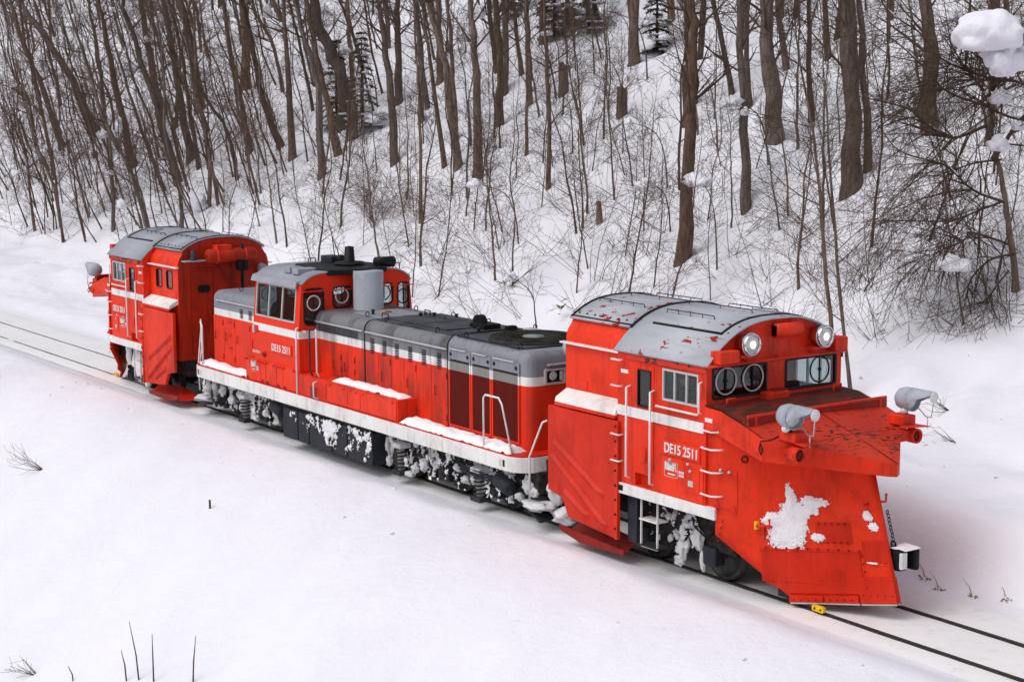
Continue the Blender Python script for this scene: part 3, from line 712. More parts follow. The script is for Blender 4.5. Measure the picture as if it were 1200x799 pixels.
    for y in (-0.75, 0.79):
        hl = MB().lathe((3.80, y, 3.81), (1, 0, 0), [(0, 0.06), (0.02, 0.14), (0.22, 0.165), (0.27, 0.165), (0.275, 0.15), (0.24, 0.145)], 28).build('headlight', 'chrome', t)
        MB().lathe((4.035, y, 3.81), (1, 0, 0), [(0.0, 0.146), (0.02, 0.11), (0.03, 0.0)], 24).build('lens', 'lens_clear', hl)
        MB().lathe((4.068, y, 3.81), (1, 0, 0), [(0.0, 0.06), (0.012, 0.045), (0.016, 0.0)], 16).build('bulb', 'lamp_lit', hl)
        MB().box(3.79, 4.0, y-0.17, y+0.17, 3.615, 3.64).build('lamp_shelf', 'red_paint', hl)
        MB().torus((4.02, y, 3.81), (1, 0, 0), 0.172, 0.010, 24, 5).build('lamp_rim', 'alu', hl)
    # --- plow hood
    out = [(3.79, -1.45, 2.92, 2.55), (4.15, -1.45, 2.90, 2.50), (4.72, -1.45, 2.74, 2.38), (5.04, -1.45, 2.63, 2.28), (6.24, -0.12, 2.30, 2.10), (6.30, 0.0, 2.28, 2.09),
           (6.24, 0.12, 2.30, 2.10), (5.04, 1.45, 2.63, 2.28), (4.72, 1.45, 2.74, 2.38), (4.15, 1.45, 2.90, 2.50), (3.79, 1.45, 2.92, 2.55)]
    n = len(out); hood = MB()
    P = [(a, b, c) for a, b, c, d in out] + [(a, b, d) for a, b, c, d in out]
    F = [tuple(range(n, 2*n))] + [(i, (i+1) % n, n+(i+1) % n, n+i) for i in range(n)]
    hood.add(P, F)
    hd = hood.build('plow_hood', 'red_paint', t, recalc=False)
    def top(name, pts, mat):
        P = [Vector(p) for p in pts]; k = len(P)
        Q = [p - Vector((0, 0, 0.02)) for p in P]
        MB().add([*P, *Q], [tuple(range(k)), tuple(range(k, 2*k))[::-1]] + [(i, k+i, k+(i+1) % k, (i+1) % k) for i in range(k)]).build(name, mat, hd)
    top('hood_deck', [(3.79, -1.45, 2.924), (4.15, -1.45, 2.904), (4.15, 1.45, 2.904), (3.79, 1.45, 2.924)], 'deck_oxide')
    top('hood_deck', [(4.15, -1.45, 2.904), (4.72, -1.45, 2.744), (4.72, 0.0, 2.80), (4.15, 0, 2.92)], 'deck_oxide')
    top('hood_deck', [(4.15, 0, 2.92), (4.72, 0.0, 2.80), (4.72, 1.45, 2.744), (4.15, 1.45, 2.904)], 'deck_oxide')
    for s in (-1, 1):
        q = [(4.725, 0, 2.80), (4.725, s*1.45, 2.742), (5.04, s*1.45, 2.634)]
        top('hood_panel', q if s < 0 else q[::-1], 'red_chipped')
        q = [(4.725, 0, 2.80), (5.04, s*1.45, 2.634), (5.42, s*1.02, 2.545), (5.42, 0, 2.585)]
        top('hood_panel', q if s < 0 else q[::-1], 'red_chipped')
        q = [(5.432, 0, 2.58), (5.432, s*1.01, 2.54), (6.24, s*0.12, 2.302), (6.29, 0, 2.284)]
        top('hood_panel', q if s < 0 else q[::-1], 'red_chipped')
        MB().tube([(4.0, s*1.20, 2.90), (4.0, s*1.20, 3.02), (4.0, s*1.04, 3.02), (4.0, s*1.04, 2.90)], 0.018, 7).build('grab_handle', 'red_paint', hd)
        MB().box(4.71, 4.75, min(s*1.28, s*1.33), max(s*1.28, s*1.33), 2.72, 2.89).build('rail_post', 'red_paint', hd)
    MB().box(4.70, 4.745, -1.45, 1.45, 2.865, 2.905).build('hood_rail', 'red_paint', hd, 0.008)
    MB().box(4.705, 4.74, -1.45, 1.45, 2.74, 2.865).build('hood_step', 'red_dark', hd)
    MB().tube([(4.75, 0, 2.805), (6.29, 0, 2.29)], 0.012, 4).build('hood_seam', 'red_dark', hd)
    # --- work lamps and marker lamps on the hood corners
    for s in (-1, 1):
        c = Vector((5.36, s*1.23, 2.97))
        lp = MB().lathe(c, (1, s*0.12, -0.04), [(-0.20, 0.0), (-0.19, 0.08), (-0.13, 0.15), (-0.03, 0.18), (0.12, 0.18), (0.12, 0.165), (0.0, 0.16), (-0.02, 0.0)], 24).build('work_lamp', 'lamp_grey', t)
        MB().lathe(c + Vector((0.05, 0, 0)), (1, s*0.12, -0.04), [(0, 0.165), (0.03, 0.12), (0.04, 0)], 20).build('lens', 'lens_clear', lp)
        def cowl(u, v):
            a = R(-14 + 208*u); ext = 0.40*min(1.0, 2.4*math.sin(math.pi*u)); w_ = ext/0.40*v
            rr = 0.182 - 0.095*w_
            return c + Vector((0.11 + 0.40*w_, rr*math.cos(a), 0.088*w_ + rr*math.sin(a)))
        cw = MB().grid(cowl, 18, 5).build('lamp_cowl', 'lamp_grey', lp, recalc=False)
        sol = cw.modifiers.new('thick', 'SOLIDIFY'); sol.thickness = 0.012
        MB().lathe(c + Vector((0.505, 0, 0.088)), (1, 0, 0), [(0, 0.0), (0, 0.086), (0.012, 0.086), (0.014, 0.0)], 18).build('cowl_end', 'letter_white', lp)
        MB().lathe(c + Vector((0.0, -0.06, -0.17)), (0.4, -1, 0.1), [(0, 0.055), (0.05, 0.055), (0.05, 0.035), (0.08, 0.03), (0.08, 0)], 14).build('lamp_switch', 'letter_white', lp)
        MB().tube([c + Vector((0.12, 0.10, -0.13)), c + Vector((0.26, 0.12, -0.25)), c + Vector((0.38, 0.1, -0.24)), c + Vector((0.46, 0.03, -0.12)), c + Vector((0.50, 0, 0.0))], 0.009, 5).build('lamp_wire', 'alu', lp)
        MB().tube([c + Vector((0.30, 0.11, -0.26)), c + Vector((0.30, 0.11, -0.42))], 0.010, 5).build('lamp_stay', 'alu', lp)
        br = MB().box(5.18, 5.50, min(s*0.98, s*1.26), max(s*0.98, s*1.26), 2.60, 2.74).build('lamp_bracket', 'red_paint', t, 0.008)
        MB().prism([(5.5, s*0.95), (5.5, s*1.26), (5.76, s*1.30), (5.55, s*0.8)], 'z', 2.59, 2.605).build('bracket_plate', 'red_paint', br)
        MB().cyl((5.34, s*1.2, 2.72), (5.34, s*1.22, 2.82), 0.04, 10).build('lamp_pivot', 'slate', br)
        mk = MB().lathe((5.42, s*1.22, 2.43), (1, 0, 0), [(-0.12, 0.0), (-0.12, 0.07), (0.0, 0.075), (0.0, 0.115), (0.16, 0.115), (0.17, 0.095), (0.10, 0.085)], 22).build('marker_lamp', 'red_paint', t)
        MB().lathe((5.535, s*1.22, 2.43), (1, 0, 0), [(0, 0.086), (0.025, 0.06), (0.035, 0)], 18).build('lens', 'lens_red', mk)
        MB().prism([(5.15, 2.36), (5.52, 2.36), (5.52, 2.52), (5.15, 2.54)], 'y', s*0.85, s*1.16).build('lamp_arm', 'red_paint', mk, 0.01)
        MB().tube([(5.02, s*1.46, 2.50), (5.08, s*1.52, 2.55), (5.14, s*1.54, 2.46), (5.10, s*1.53, 2.40), (5.04, s*1.52, 2.47), (5.10, s*1.54, 2.60), (5.2, s*1.46, 2.62), (5.22, s*1.3, 2.66)], 0.011, 6).build('lamp_cable', 'black', mk)
        MB().box(4.92, 5.05, min(s*1.45, s*1.50), max(s*1.45, s*1.50), 2.42, 2.52).build('cable_box', 'red_paint', mk, 0.008)
    # --- V plow
    for s in (-1, 1):
        def face(u, v, off=0.0):
            zl = 0.98 - 0.88*u/0.42 if u < 0.42 else 0.10 + 0.14*(u-0.42)/0.58
            zt = 2.62 - 0.42*u
            return S(u, zl + (zt-zl)*v, s, off)
        nu, nv = 24, 10; vs = [face(i/nu, j/nv) for i in range(nu+1) for j in range(nv+1)]; vb = [face(i/nu, j/nv, -0.03) for i in range(nu+1) for j in range(nv+1)]
        k = (nu+1)*(nv+1); F = []
        for i in range(nu):
            for j in range(nv):
                q = (i*(nv+1)+j, (i+1)*(nv+1)+j, (i+1)*(nv+1)+j+1, i*(nv+1)+j+1); F += [q, tuple(a+k for a in q[::-1])]
        bd = [i*(nv+1) for i in range(nu+1)] + [nu*(nv+1)+j for j in range(1, nv+1)] + [i*(nv+1)+nv for i in range(nu-1, -1, -1)] + [j for j in range(nv-1, 0, -1)]
        for i in range(len(bd)): F.append((bd[i], bd[(i+1) % len(bd)], k+bd[(i+1) % len(bd)], k+bd[i]))
        pb = MB().add([*vs, *vb], F, True).build('plow_blade', 'red_paint_clean', t)
        plow_plate('wear_plate', pb, s, [(0.263, 0.33), (0.83, 0.40), (0.83, 0.89), (0.263, 0.80)][::1], 0.022, 'red_scraped', 0.03)
        plow_plate('wear_plate', pb, s, [(0.415, 0.19), (0.80, 0.30), (0.83, 0.398), (0.27, 0.328)], 0.022, 'red_scraped', 0.03)
        plow_plate('plate_flange', pb, s, [(0.255, 0.80), (0.84, 0.89), (0.84, 0.915), (0.255, 0.825)], 0.034, 'red_scraped', 0.03)
        plow_plate('cutting_edge', pb, s, [(0.405, 0.055), (0.594, 0.11), (0.594, 0.205), (0.41, 0.165)], 0.040, 'red_scraped', 0.05)
        plow_plate('cutting_edge', pb, s, [(0.598, 0.11), (0.785, 0.165), (0.79, 0.275), (0.598, 0.208)], 0.040, 'red_scraped', 0.05)
        plow_plate('cutting_edge', pb, s, [(0.797, 0.17), (0.998, 0.24), (1.0, 0.61), (0.797, 0.54)], 0.046, 'red_scraped', 0.05)
        plow_plate('edge_strip', pb, s, [(0.41, 0.03), (0.79, 0.14), (0.79, 0.165), (0.41, 0.055)], 0.030, 'alu', 0.03)
        plow_plate('edge_strip', pb, s, [(0.80, 0.145), (0.995, 0.215), (0.995, 0.24), (0.80, 0.17)], 0.036, 'alu', 0.03)
        plow_plate('access_panel', pb, s, [(0.59, 0.98), (0.80, 1.02), (0.80, 1.315), (0.59, 1.28)], 0.012, 'red_scraped', 0.014)
        plow_plate('access_panel', pb, s, [(0.85, 0.76), (0.985, 0.80), (0.985, 1.115), (0.85, 1.075)], 0.012, 'red_scraped', 0.014)
        plow_plate('side_hatch', pb, s, [(0.006, 1.42), (0.13, 1.34), (0.134, 1.975), (0.006, 2.04)], 0.016, 'red_paint_clean', 0.02)
        for (u, z) in ((0.03, 1.98), (0.085, 1.95)): MB().lathe(S(u, z, s, 0.01), S(u, z, s, 0.2)-S(u, z, s), [(0, 0.024), (0.04, 0.022), (0.05, 0.0)], 10).build('hinge_knob', 'alu', pb)
        for (u, z) in ((0.01, 1.42), (0.11, 1.35)):
            c = S(u, z, s, 0.02); MB().add([c+Vector((0,0,0.12)), c+Vector((-0.05,0,-0.02)), c+Vector((0.05,0,-0.02)), c+Vector((0.0, s*0.06, 0.0))], [(0,1,3), (0,3,2), (1,2,3), (0,2,1)]).build('hatch_lug', 'red_paint', pb)
        MB().torus(S(0.184, 2.15, s, 0.01), S(0.184, 2.15, s, 0.1)-S(0.184, 2.15, s), 0.045, 0.010, 14, 5).build('port', 'black', pb)
        h0 = S(0.25, 1.17, s, 0.0)
        MB().tube([h0, S(0.25, 1.17, s, 0.10), S(0.33, 1.20, s, 0.13), S(0.33, 1.30, s, 0.13)], 0.020, 6).build('lamp_hook', 'red_paint', pb)
        MB().box(h0.x-0.02, h0.x+0.03, min(h0.y, h0.y+s*0.06), max(h0.y, h0.y+s*0.06), h0.z-0.06, h0.z+0.06).build('hook_latch', 'yellow', pb)
        h1 = S(0.93, 1.62, s, 0.0)
        MB().tube([h1, h1+Vector((0.05, s*0.16, 0.0)), h1+Vector((0.05, s*0.16, 0.12))], 0.018, 6).build('lamp_hook', 'red_paint', pb)
        bo = MB()
        for (u, z) in [(0.02+0.008*i, 0.9+0.1*i) for i in range(4)] + [(0.29+0.06*i, 0.845+0.009*i) for i in range(10)] + [(0.43+0.04*i, 0.10+0.013*i) for i in range(9)] + [(0.82+0.04*i, 0.30+0.012*i) for i in range(5)] + [(0.61+0.04*i, 0.995+0.008*i) for i in range(5)] + [(0.61+0.04*i, 1.265+0.008*i) for i in range(5)] + [(0.845, 0.42+0.11*i) for i in range(5)]:
            bo.lathe(S(u, z, s, 0.02), S(u, z, s, 0.2)-S(u, z, s), [(0, 0.014), (0.03, 0.012), (0.034, 0)], 6)
        tag(bo.build('blade_bolts', 'red_dark', pb), kind='stuff')
        # snow plastered on the blade
        if not rear:
            ell = [(0.40, 1.02, 0.10, 0.24), (0.36, 1.25, 0.09, 0.12), (0.45, 1.20, 0.09, 0.36), (0.455, 1.55, 0.035, 0.27), (0.50, 1.38, 0.06, 0.16), (0.60, 1.58, 0.085, 0.08), (0.56, 1.45, 0.06, 0.08), (0.60, 1.05, 0.04, 0.07)] if s == near else [(0.5, 1.2, 0.12, 0.3), (0.4, 1.5, 0.06, 0.2)]
            sets = [ell, [(0.915, 1.44, 0.032, 0.08), (0.935, 1.30, 0.035, 0.07)], [(0.897, 0.775, 0.035, 0.018)]]
            for q, el in enumerate(sets):
                u0 = min(a-c for a, b, c, d in el)-0.05; u1 = max(a+c for a, b, c, d in el)+0.05; z0 = min(b-d for a, b, c, d in el)-0.1; z1 = max(b+d for a, b, c, d in el)+0.1
                nu, nv = int((u1-u0)*420)+4, int((z1-z0)*150)+4; mb = MB(); idx = {}; H = {}
                for i in range(nu+1):
                    for j in range(nv+1):
                        u = u0+(u1-u0)*i/nu; z = z0+(z1-z0)*j/nv
                        d = max(1 - math.hypot((u-a)/c, (z-b)/e) for a, b, c, e in el)
                        x = u*2.8; k = noise.noise((x*6, z*6, 3.3+s)) + 0.8*noise.noise((x*15, z*15, 1.1)) + 0.75*noise.noise((x*38, z*38, 7.0))
                        kk = noise.noise((x*4, z*4, 5.5)); hf = noise.noise((x*80, z*80, 2.0)); dv_ = d + 0.26*k + 0.22*hf
                        if dv_ < 0.02 and d > -0.55 and noise.noise((x*55, z*55, 9.0)) + 0.5*hf > 0.62 - 0.45*d*d*0: dv_ = 0.05
                        H[i, j] = (u, z, dv_, kk)
                def vid(i, j):
                    if (i, j) not in idx:
                        u, z, d, k = H[i, j]; idx[i, j] = len(mb.v); mb.v.append(S(u, z, s, 0.014 + 0.032*min(1.0, max(0, d)*1.3)*(1+0.5*k)))
                    return idx[i, j]
                for i in range(nu):
                    for j in range(nv):
                        c4 = [(i, j), (i+1, j), (i+1, j+1), (i, j+1)]
                        if sum(H[p][2] > 0.02 for p in c4) >= 3: mb.f.append(tuple(vid(*p) for p in c4)); mb.sm.append(True)
                tag(mb.build('plastered_snow', 'snow_stuck', pb, recalc=False), kind='stuff')
    MB().tube([S(1.0, 0.25, 1), S(1.0, 1.2, 1), S(1.0, 2.15, 1)], 0.03, 6).build('prow', 'red_scraped', t)
    for s in (-1, 1): MB().box(4.55, 4.85, min(s*0.50, s*0.62), max(s*0.50, s*0.62), 0.03, 0.40).build('rail_guard', 'slate', t, 0.01)
    for s in (-1, 1):
        MB().prism(rrect(5.36, 5.60, 0.015, 0.105, 0.03), 'y', s*0.66, s*0.71).build('depth_marker', 'yellow', t)
        for x in (5.42, 5.54): MB().cyl((x, s*0.708, 0.06), (x, s*0.718, 0.06), 0.016, 8).build('bolt', 'black', t)
    # coupler swung out at the prow
    cp_ = MB()
    cp_.box(5.70, 6.12, 0.14, 0.30, 0.76, 0.96)
    cp_.prism([(6.08, 0.06), (6.30, 0.06), (6.34, 0.12), (6.34, 0.22), (6.26, 0.24), (6.26, 0.30), (6.42, 0.32), (6.42, 0.40), (6.34, 0.45), (6.14, 0.42), (6.06, 0.32)], 'z', 0.68, 1.0)
    c = cp_.build('coupler', 'black', t, 0.03)
    MB().torus((6.14, 0.14, 1.05), (0, 1, 0), 0.045, 0.014, 14, 6).build('lift_ring', 'black', c)
    MB().box(6.30, 6.36, 0.08, 0.21, 0.71, 0.96).build('knuckle_face', 'letter_white', c, 0.02)
    snow_sheet('coupler_snow', 6.08, 6.42, 0.07, 0.44, 1.0, 0.035, 4.4, c, 0.03)
    for k in range(9): MB().torus((6.00+0.018*k, 0.15, 1.50-0.055*k), (0, 1, 0) if k % 2 else (1, 0, 0), 0.026, 0.009, 10, 4).build('chain_link', 'slate', c)
    # --- inside the cab
    MB().box(3.25, 3.68, -1.3, 1.3, 1.92, 2.86).build('control_desk', 'interior', t, 0.02)
    MB().box(1.72, 1.78, -1.3, 1.3, 1.92, 3.44).build('cab_bulkhead', 'interior', t)
    MB().box(3.40, 3.6, 0.2, 0.7, 2.86, 3.05).build('instrument_box', 'interior', t, 0.02)
    for y in (-0.8, 0.8):
        sea = MB().box(2.35, 2.75, y-0.22, y+0.22, 2.28, 2.38).build('seat', 'seat_green', t, 0.03)
        MB().box(2.30, 2.38, y-0.22, y+0.22, 2.38, 2.88).build('backrest', 'seat_green', sea, 0.03)
    return t

front = plow_car('red snowplow car with wedge blade and two lit headlights, nearest the camera', (7.36, 0, 0), 0.0, -1, False)
rearc = plow_car('red snowplow car facing away behind the locomotive, farthest from the camera', (-8.40, 0, 0), math.pi, 1, True)

# ------------------------------------------------------------------ locomotive (local origin: x=0, rail level)
def rbox(x0, x1, hw, z0, z1, r, ends):
    """hood box, rounded top edges, rounded vertical corners at the given ends"""
    bm = bmesh.new(); bmesh.ops.create_cube(bm, size=1)
    for v in bm.verts: v.co = Vector(((x0 if v.co.x < 0 else x1), v.co.y*2*hw, (z0 if v.co.z < 0 else z1)))
    es = []
    for e in bm.edges:
        a, b = e.verts[0].co, e.verts[1].co
        tz = abs(a.z-z1) < 1e-4 and abs(b.z-z1) < 1e-4; en = abs(a.x-b.x) < 1e-4 and any(abs(a.x-q) < 1e-4 for q in ends)
        if tz and abs(a.y-b.y) < 1e-4: es.append(e)
        elif tz and en: es.append(e)
        elif abs(a.z-b.z) > 0.1 and en: es.append(e)
    bmesh.ops.bevel(bm, geom=es, offset=r, segments=6, profile=0.5, affect='EDGES')
    for f in bm.faces: f.smooth = True
    me = bpy.data.meshes.new('hood'); bm.to_mesh(me); bm.free()
    return me
def smooth_link(name, me, mat, parent):
    o = link(name, me, mat, parent)
    try:
        md = o.modifiers.new('e', 'EDGE_SPLIT'); md.split_angle = R(30)
    except Exception: pass
    return o
def hoodprof(hw, zt, r, n=6):
    P = [(-hw, 1.27)]
    for i in range(n+1): t = R(180-90*i/n); P.append((-hw+r+r*math.cos(t), zt-r+r*math.sin(t)))
    P.append((0, zt+0.025))
    for i in range(n+1): t = R(90-90*i/n); P.append((hw-r+r*math.cos(t), zt-r+r*math.sin(t)))
    P.append((hw, 1.27)); return P
def loco():
    t = empty('diesel_locomotive', (0, 0, 0)); tag(t, 'red diesel locomotive with grey hoods and central cab between the two snowplow cars', 'locomotive')
    X0, X1 = -7.25, 6.35
    # frame and deck
    MB().prism(rrect(X0, X1, -1.47, 1.47, 0.42, 6), 'z', 0.985, 1.262).build('frame', 'white_paint', t, 0.012)
    MB().prism(rrect(X0+0.01, X1-0.01, -1.46, 1.46, 0.41, 6), 'z', 1.262, 1.285).build('deck', 'red_scraped', t)
    MB().box(X0+0.3, X1-0.3, -0.9, 0.9, 0.62, 0.984).build('underframe', 'grime', t)
    # long hood
    def hood_part(name, x0, x1, hw, zt, mat, ends=()):
        return smooth_link(name, rbox(x0, x1, hw, 1.28, zt, 0.20, ends), mat, t)
    hood_part('hood_section', -1.84, 0.215, 1.0, 3.03, 'hood_livery')
    hood_part('hood_section', 0.245, 3.36, 1.0, 3.03, 'hood_livery')
    hood_part('radiator_section', 3.395, 6.0, 1.02, 3.07, 'hood_clean', (6.0,))
    hood_part('short_hood', -7.02, -3.93, 1.0, 3.03, 'hood_clean', (-7.02,))
    for x in (0.23, 3.377):
        sp = hoodprof(1.012 if x < 1 else 1.03, 3.04 if x < 1 else 3.078, 0.205)
        MB().prism(sp, 'x', x-0.018, x+0.018).build('hood_joint', 'black', t)
    for s in (-1, 1):
        y = s*1.0
        for x0, x1 in ((-1.82, 0.18), (0.28, 3.33)):
            MB().box(x0, x1, min(y, y+s*0.035), max(y, y+s*0.035), 2.80, 2.825).build('gutter', 'alu', t)
        MB().box(-6.7, -3.95, min(y, y+s*0.035), max(y, y+s*0.035), 2.80, 2.825).build('gutter', 'alu', t)
        # hood doors
        def door(x0, x1, z0, z1, mat='hood_livery', handle=True, hx=None):
            d = MB().box(x0+0.008, x1-0.008, min(y-s*0.01, y+s*0.010), max(y-s*0.01, y+s*0.010), z0, z1).build('access_door', mat, t, 0.004)
            if handle:
                hx = hx or (x0+0.12)
                MB().tube([(hx, y+s*0.01, 2.06), (hx+0.05, y+s*0.05, 2.07), (hx+0.05, y+s*0.05, 1.90), (hx, y+s*0.01, 1.89)], 0.010, 5).build('door_handle', 'red_dark', d)
                for z in (z0+0.12, z1-0.2): MB().cyl((x1-0.03, y+s*0.014, z), (x1-0.03, y+s*0.014, z+0.12), 0.013, 6).build('hinge', 'red_dark', d)
            return d
        def louvres(x0, x1, z0, z1, n, mat='slate'):
            mb = MB()
            for i in range(n):
                z = z0+(z1-z0)*(i+0.5)/n; h = (z1-z0)/n*0.20
                mb.add([(x0, y+s*0.008, z+h), (x1, y+s*0.008, z+h), (x1, y+s*0.030, z-h), (x0, y+s*0.030, z-h), (x0, y+s*0.008, z-h), (x1, y+s*0.008, z-h)], [(0,1,2,3), (3,2,5,4), (0,3,4), (1,5,2)])
            tag(mb.build('louvre', mat, t), kind='stuff')
        door(-1.2, -0.72, 1.74, 2.30); door(-0.72, -0.15, 1.74, 2.30)
        louvres(-1.72, -0.05, 2.63, 2.78, 3)
        for x0, x1 in ((0.30, 0.78), (0.78, 1.28), (1.28, 1.76), (1.76, 2.24), (2.24, 2.78), (2.78, 3.34)):
            door(x0, x1, 1.32, 2.44, 'hood_livery', (x0 in (0.78, 1.76, 2.78)))
        for x in (0.55, 1.02, 1.50, 2.0, 2.5, 3.05): louvres(x-0.07, x+0.07, 2.40, 2.72, 7, 'slate')
        for x0, x1 in ((-6.9, -6.35), (-6.35, -5.75), (-5.75, -4.95), (-4.95, -4.15)):
            door(x0, x1, 1.32, 2.44, 'hood_clean', True)
        for x in (-5.4, -4.95, -4.5): louvres(x-0.07, x+0.07, 2.50, 2.72, 5, 'slate')
        for z in (2.05, 1.75, 2.35): rung(t, -6.02, y, z, s, 0.2, 0.05, 'x', 'red_paint')
        # radiator grilles
        yr = s*1.02
        for x0, x1 in ((3.43, 4.20), (4.20, 4.87), (4.87, 5.76)):
            fr = MB(); o = rrect(x0+0.012, x1-0.012, 1.38, 2.84, 0.01, 1); i_ = rrect(x0+0.05, x1-0.05, 1.42, 2.66, 0.01, 1)
            ring_prism(fr, o, i_, 'y', yr-s*0.02, yr+s*0.035)
            f = fr.build('radiator_frame', 'hood_clean', t)
            g = MB().box(x0+0.05, x1-0.05, min(yr, yr+s*0.008), max(yr, yr+s*0.008), 1.42, 2.66)
            g.build('radiator_mesh', 'radiator_livery', f)
            w = MB(); k = 0
            xx = x0+0.07
            while xx < x1-0.06:
                w.box(xx-0.004, xx+0.004, min(yr+s*0.008, yr+s*0.016), max(yr+s*0.008, yr+s*0.016), 1.42, 2.66); xx += 0.035
            tag(w.build('mesh_wires', 'radiator_livery', f), kind='stuff')
            MB().box(x0+0.08, x1-0.14, min(yr+s*0.03, yr+s*0.06), max(yr+s*0.03, yr+s*0.06), 2.845, 2.865).build('gutter', 'alu', f)
            for xh in (x0+0.10, x1-0.10): MB().cyl((xh, yr+s*0.03, 2.75), (xh, yr+s*0.045, 2.75), 0.035, 12).build('lock_hole', 'black', f)
    # hood top
    top = 3.03
    def slab(n, x0, x1, y0, y1, z0, z1, mat, bv=0.01): return MB().box(x0, x1, y0, y1, z0, z1).build(n, mat, t, bv)
    slab('hood_hatch', 0.32, 3.32, -0.78, 0.78, 3.02, 3.062, 'roof_dark')
    slab('hood_hatch', -1.0, 0.15, -0.55, 0.55, 3.02, 3.05, 'grey_paint')
    for x0, x1 in ((0.38, 1.6), (1.66, 2.7)):
        slab('hatch_cover', x0, x1, -0.6, 0.6, 3.062, 3.085, 'roof_dark', 0.006)
    slab('vent_base', 2.55, 3.05, 0.02, 0.42, 3.062, 3.16, 'black')
    MB().prism([(2.7+0.16*math.cos(R(a)), 3.16+0.16*math.sin(R(a))) for a in range(0, 181, 20)], 'y', 0.10, 0.24).build('vent_hood', 'black', t)
    for (x, y) in ((-0.6, 0.75), (0.8, 0.78), (2.1, 0.78), (3.6, 0.85), (5.3, 0.9), (-0.3, -0.62), (0.7, -0.75), (2.6, -0.75), (3.75, -0.85), (5.5, -0.85), (1.4, 0.2), (0.5, 0.3), (-5.0, 0.3), (-6.2, -0.6)):
        z = 3.03 if x < 3.4 else 3.07
        MB().torus((x, y, z+0.05), (1, 0.2, 0) if abs(y) > 0.5 else (0, 1, 0), 0.05, 0.011, 14, 5).build('lifting_eye', 'slate', t)
    for (x, y) in ((0.62, 0.1), (0.75, 0.35), (1.2, 0.6), (3.5, 0.45), (3.2, -0.2), (-0.45, -0.4)):
        MB().lathe((x, y, 3.05), (0, 0, 1), [(0, 0.035), (0.07, 0.03), (0.075, 0.045), (0.10, 0.04), (0.105, 0)], 10).build('filler_cap', 'slate', t)
    MB().tube([(0.0, -0.45, 3.04), (0.02, -0.45, 3.12), (0.25, -0.45, 3.12), (0.30, -0.45, 3.04)], 0.012, 5).build('grab_handle', 'black', t)
    MB().tube([(0.55, 0.25, 3.08), (0.55, 0.25, 3.19), (0.75, 0.25, 3.19), (0.75, 0.25, 3.08)], 0.014, 5).build('grab_handle', 'slate', t)
    slab('orange_marker', -0.62, -0.45, -0.12, 0.06, 3.05, 3.10, 'orange_brown')
    slab('orange_marker', -4.6, -4.42, -0.35, -0.15, 3.045, 3.10, 'orange_brown')
    slab('radiator_top', 3.45, 5.72, -0.84, 0.84, 3.06, 3.080, 'roof_dark', 0.006)
    # radiator fan
    fn = MB().lathe((4.72, 0, 3.080), (0, 0, 1), [(0, 0.84), (0.045, 0.84), (0.05, 0.80), (0.05, 0.0)], 44).build('fan_grille', 'fan_grille', t)
    mb = MB()
    for k in range(36):
        a = 2*math.pi*k/36; mb.tube([(4.72+0.25*math.cos(a), 0.25*math.sin(a), 3.136), (4.72+0.80*math.cos(a), 0.80*math.sin(a), 3.136)], 0.007, 3)
    for rr in (0.35, 0.5, 0.65, 0.8): mb.torus((4.72, 0, 3.138), (0, 0, 1), rr, 0.008, 40, 4)
    tag(mb.build('grille_bars', 'fan_grille', fn), kind='stuff')
    MB().lathe((4.72, 0, 3.128), (0, 0, 1), [(0, 0.20), (0.02, 0.19), (0.025, 0)], 24).build('fan_boss', 'verdigris', fn)
    MB().tube([(3.55, -0.92, 3.08), (3.7, -0.90, 3.085), (5.0, -0.92, 3.085), (5.6, -0.93, 3.08)], 0.014, 5).build('roof_seal', 'black', t)
    MB().tube([(5.62, -0.92, 3.08), (5.75, 0.0, 3.09), (5.62, 0.92, 3.08)], 0.012, 5).build('roof_seal', 'black', t)
    slab('roof_strip', 3.60, 4.0, 0.55, 0.75, 3.075, 3.12, 'alu')
    slab('roof_valve', 3.42, 3.55, 0.25, 0.45, 3.07, 3.17, 'black')
    # square headlights on both noses
    for xf, d, zs in ((6.0, 1, 2.60), (-7.02, -1, 2.60)):
        for y in (-0.46, 0.46):
            a, b = sorted((xf-d*0.03, xf+d*0.05))
            hl = ring_prism(MB(), rrect(y-0.235, y+0.235, zs-0.14, zs+0.14, 0.04), rrect(y-0.20, y+0.20, zs-0.105, zs+0.105, 0.03), 'x', a, b).build('headlight', 'alu', t)
            MB().prism(rrect(y-0.20, y+0.20, zs-0.105, zs+0.105, 0.03), 'x', xf+d*0.006, xf+d*0.012).build('reflector', 'black', hl)
            MB().lathe((xf+d*0.012, y-0.04, zs+0.01), (d, 0, 0), [(0, 0.085), (0.02, 0.07), (0.01, 0.03), (0.03, 0)], 18).build('lamp', 'lens_clear', hl)
            MB().add([(xf+d*0.012, y+0.20, zs-0.105), (xf+d*0.012, y+0.20, zs+0.105), (xf+d*0.045, y+0.08, zs+0.08), (xf+d*0.045, y+0.08, zs-0.07)], [(0,1,2,3)]).build('mirror', 'alu', hl, recalc=False)
        MB().box(*sorted((xf-d*0.02, xf+d*0.06)), -0.62, 0.62, zs+0.20, zs+0.225).build('gutter', 'alu', t)
    # --- cab
    HC = 1.42; XA, XB = -3.95, -1.82
    def cz(y): return 3.50 + 0.33*(1-min(1, abs(y)/1.42)**6.0)
    cp = [(-HC, 1.28), (HC, 1.28), (HC, 2.66), (HC-0.08, 3.57)] + [(y, cz(y)) for y in [1.3-0.1*k for k in range(27)]] + [(-HC+0.08, 3.57), (-HC, 2.66)]
    cuts = [MB().prism([(-HC+0.10, 1.7), (HC-0.10, 1.7), (HC-0.15, 3.62), (-HC+0.15, 3.62)], 'x', XA+0.05, XB-0.05)]
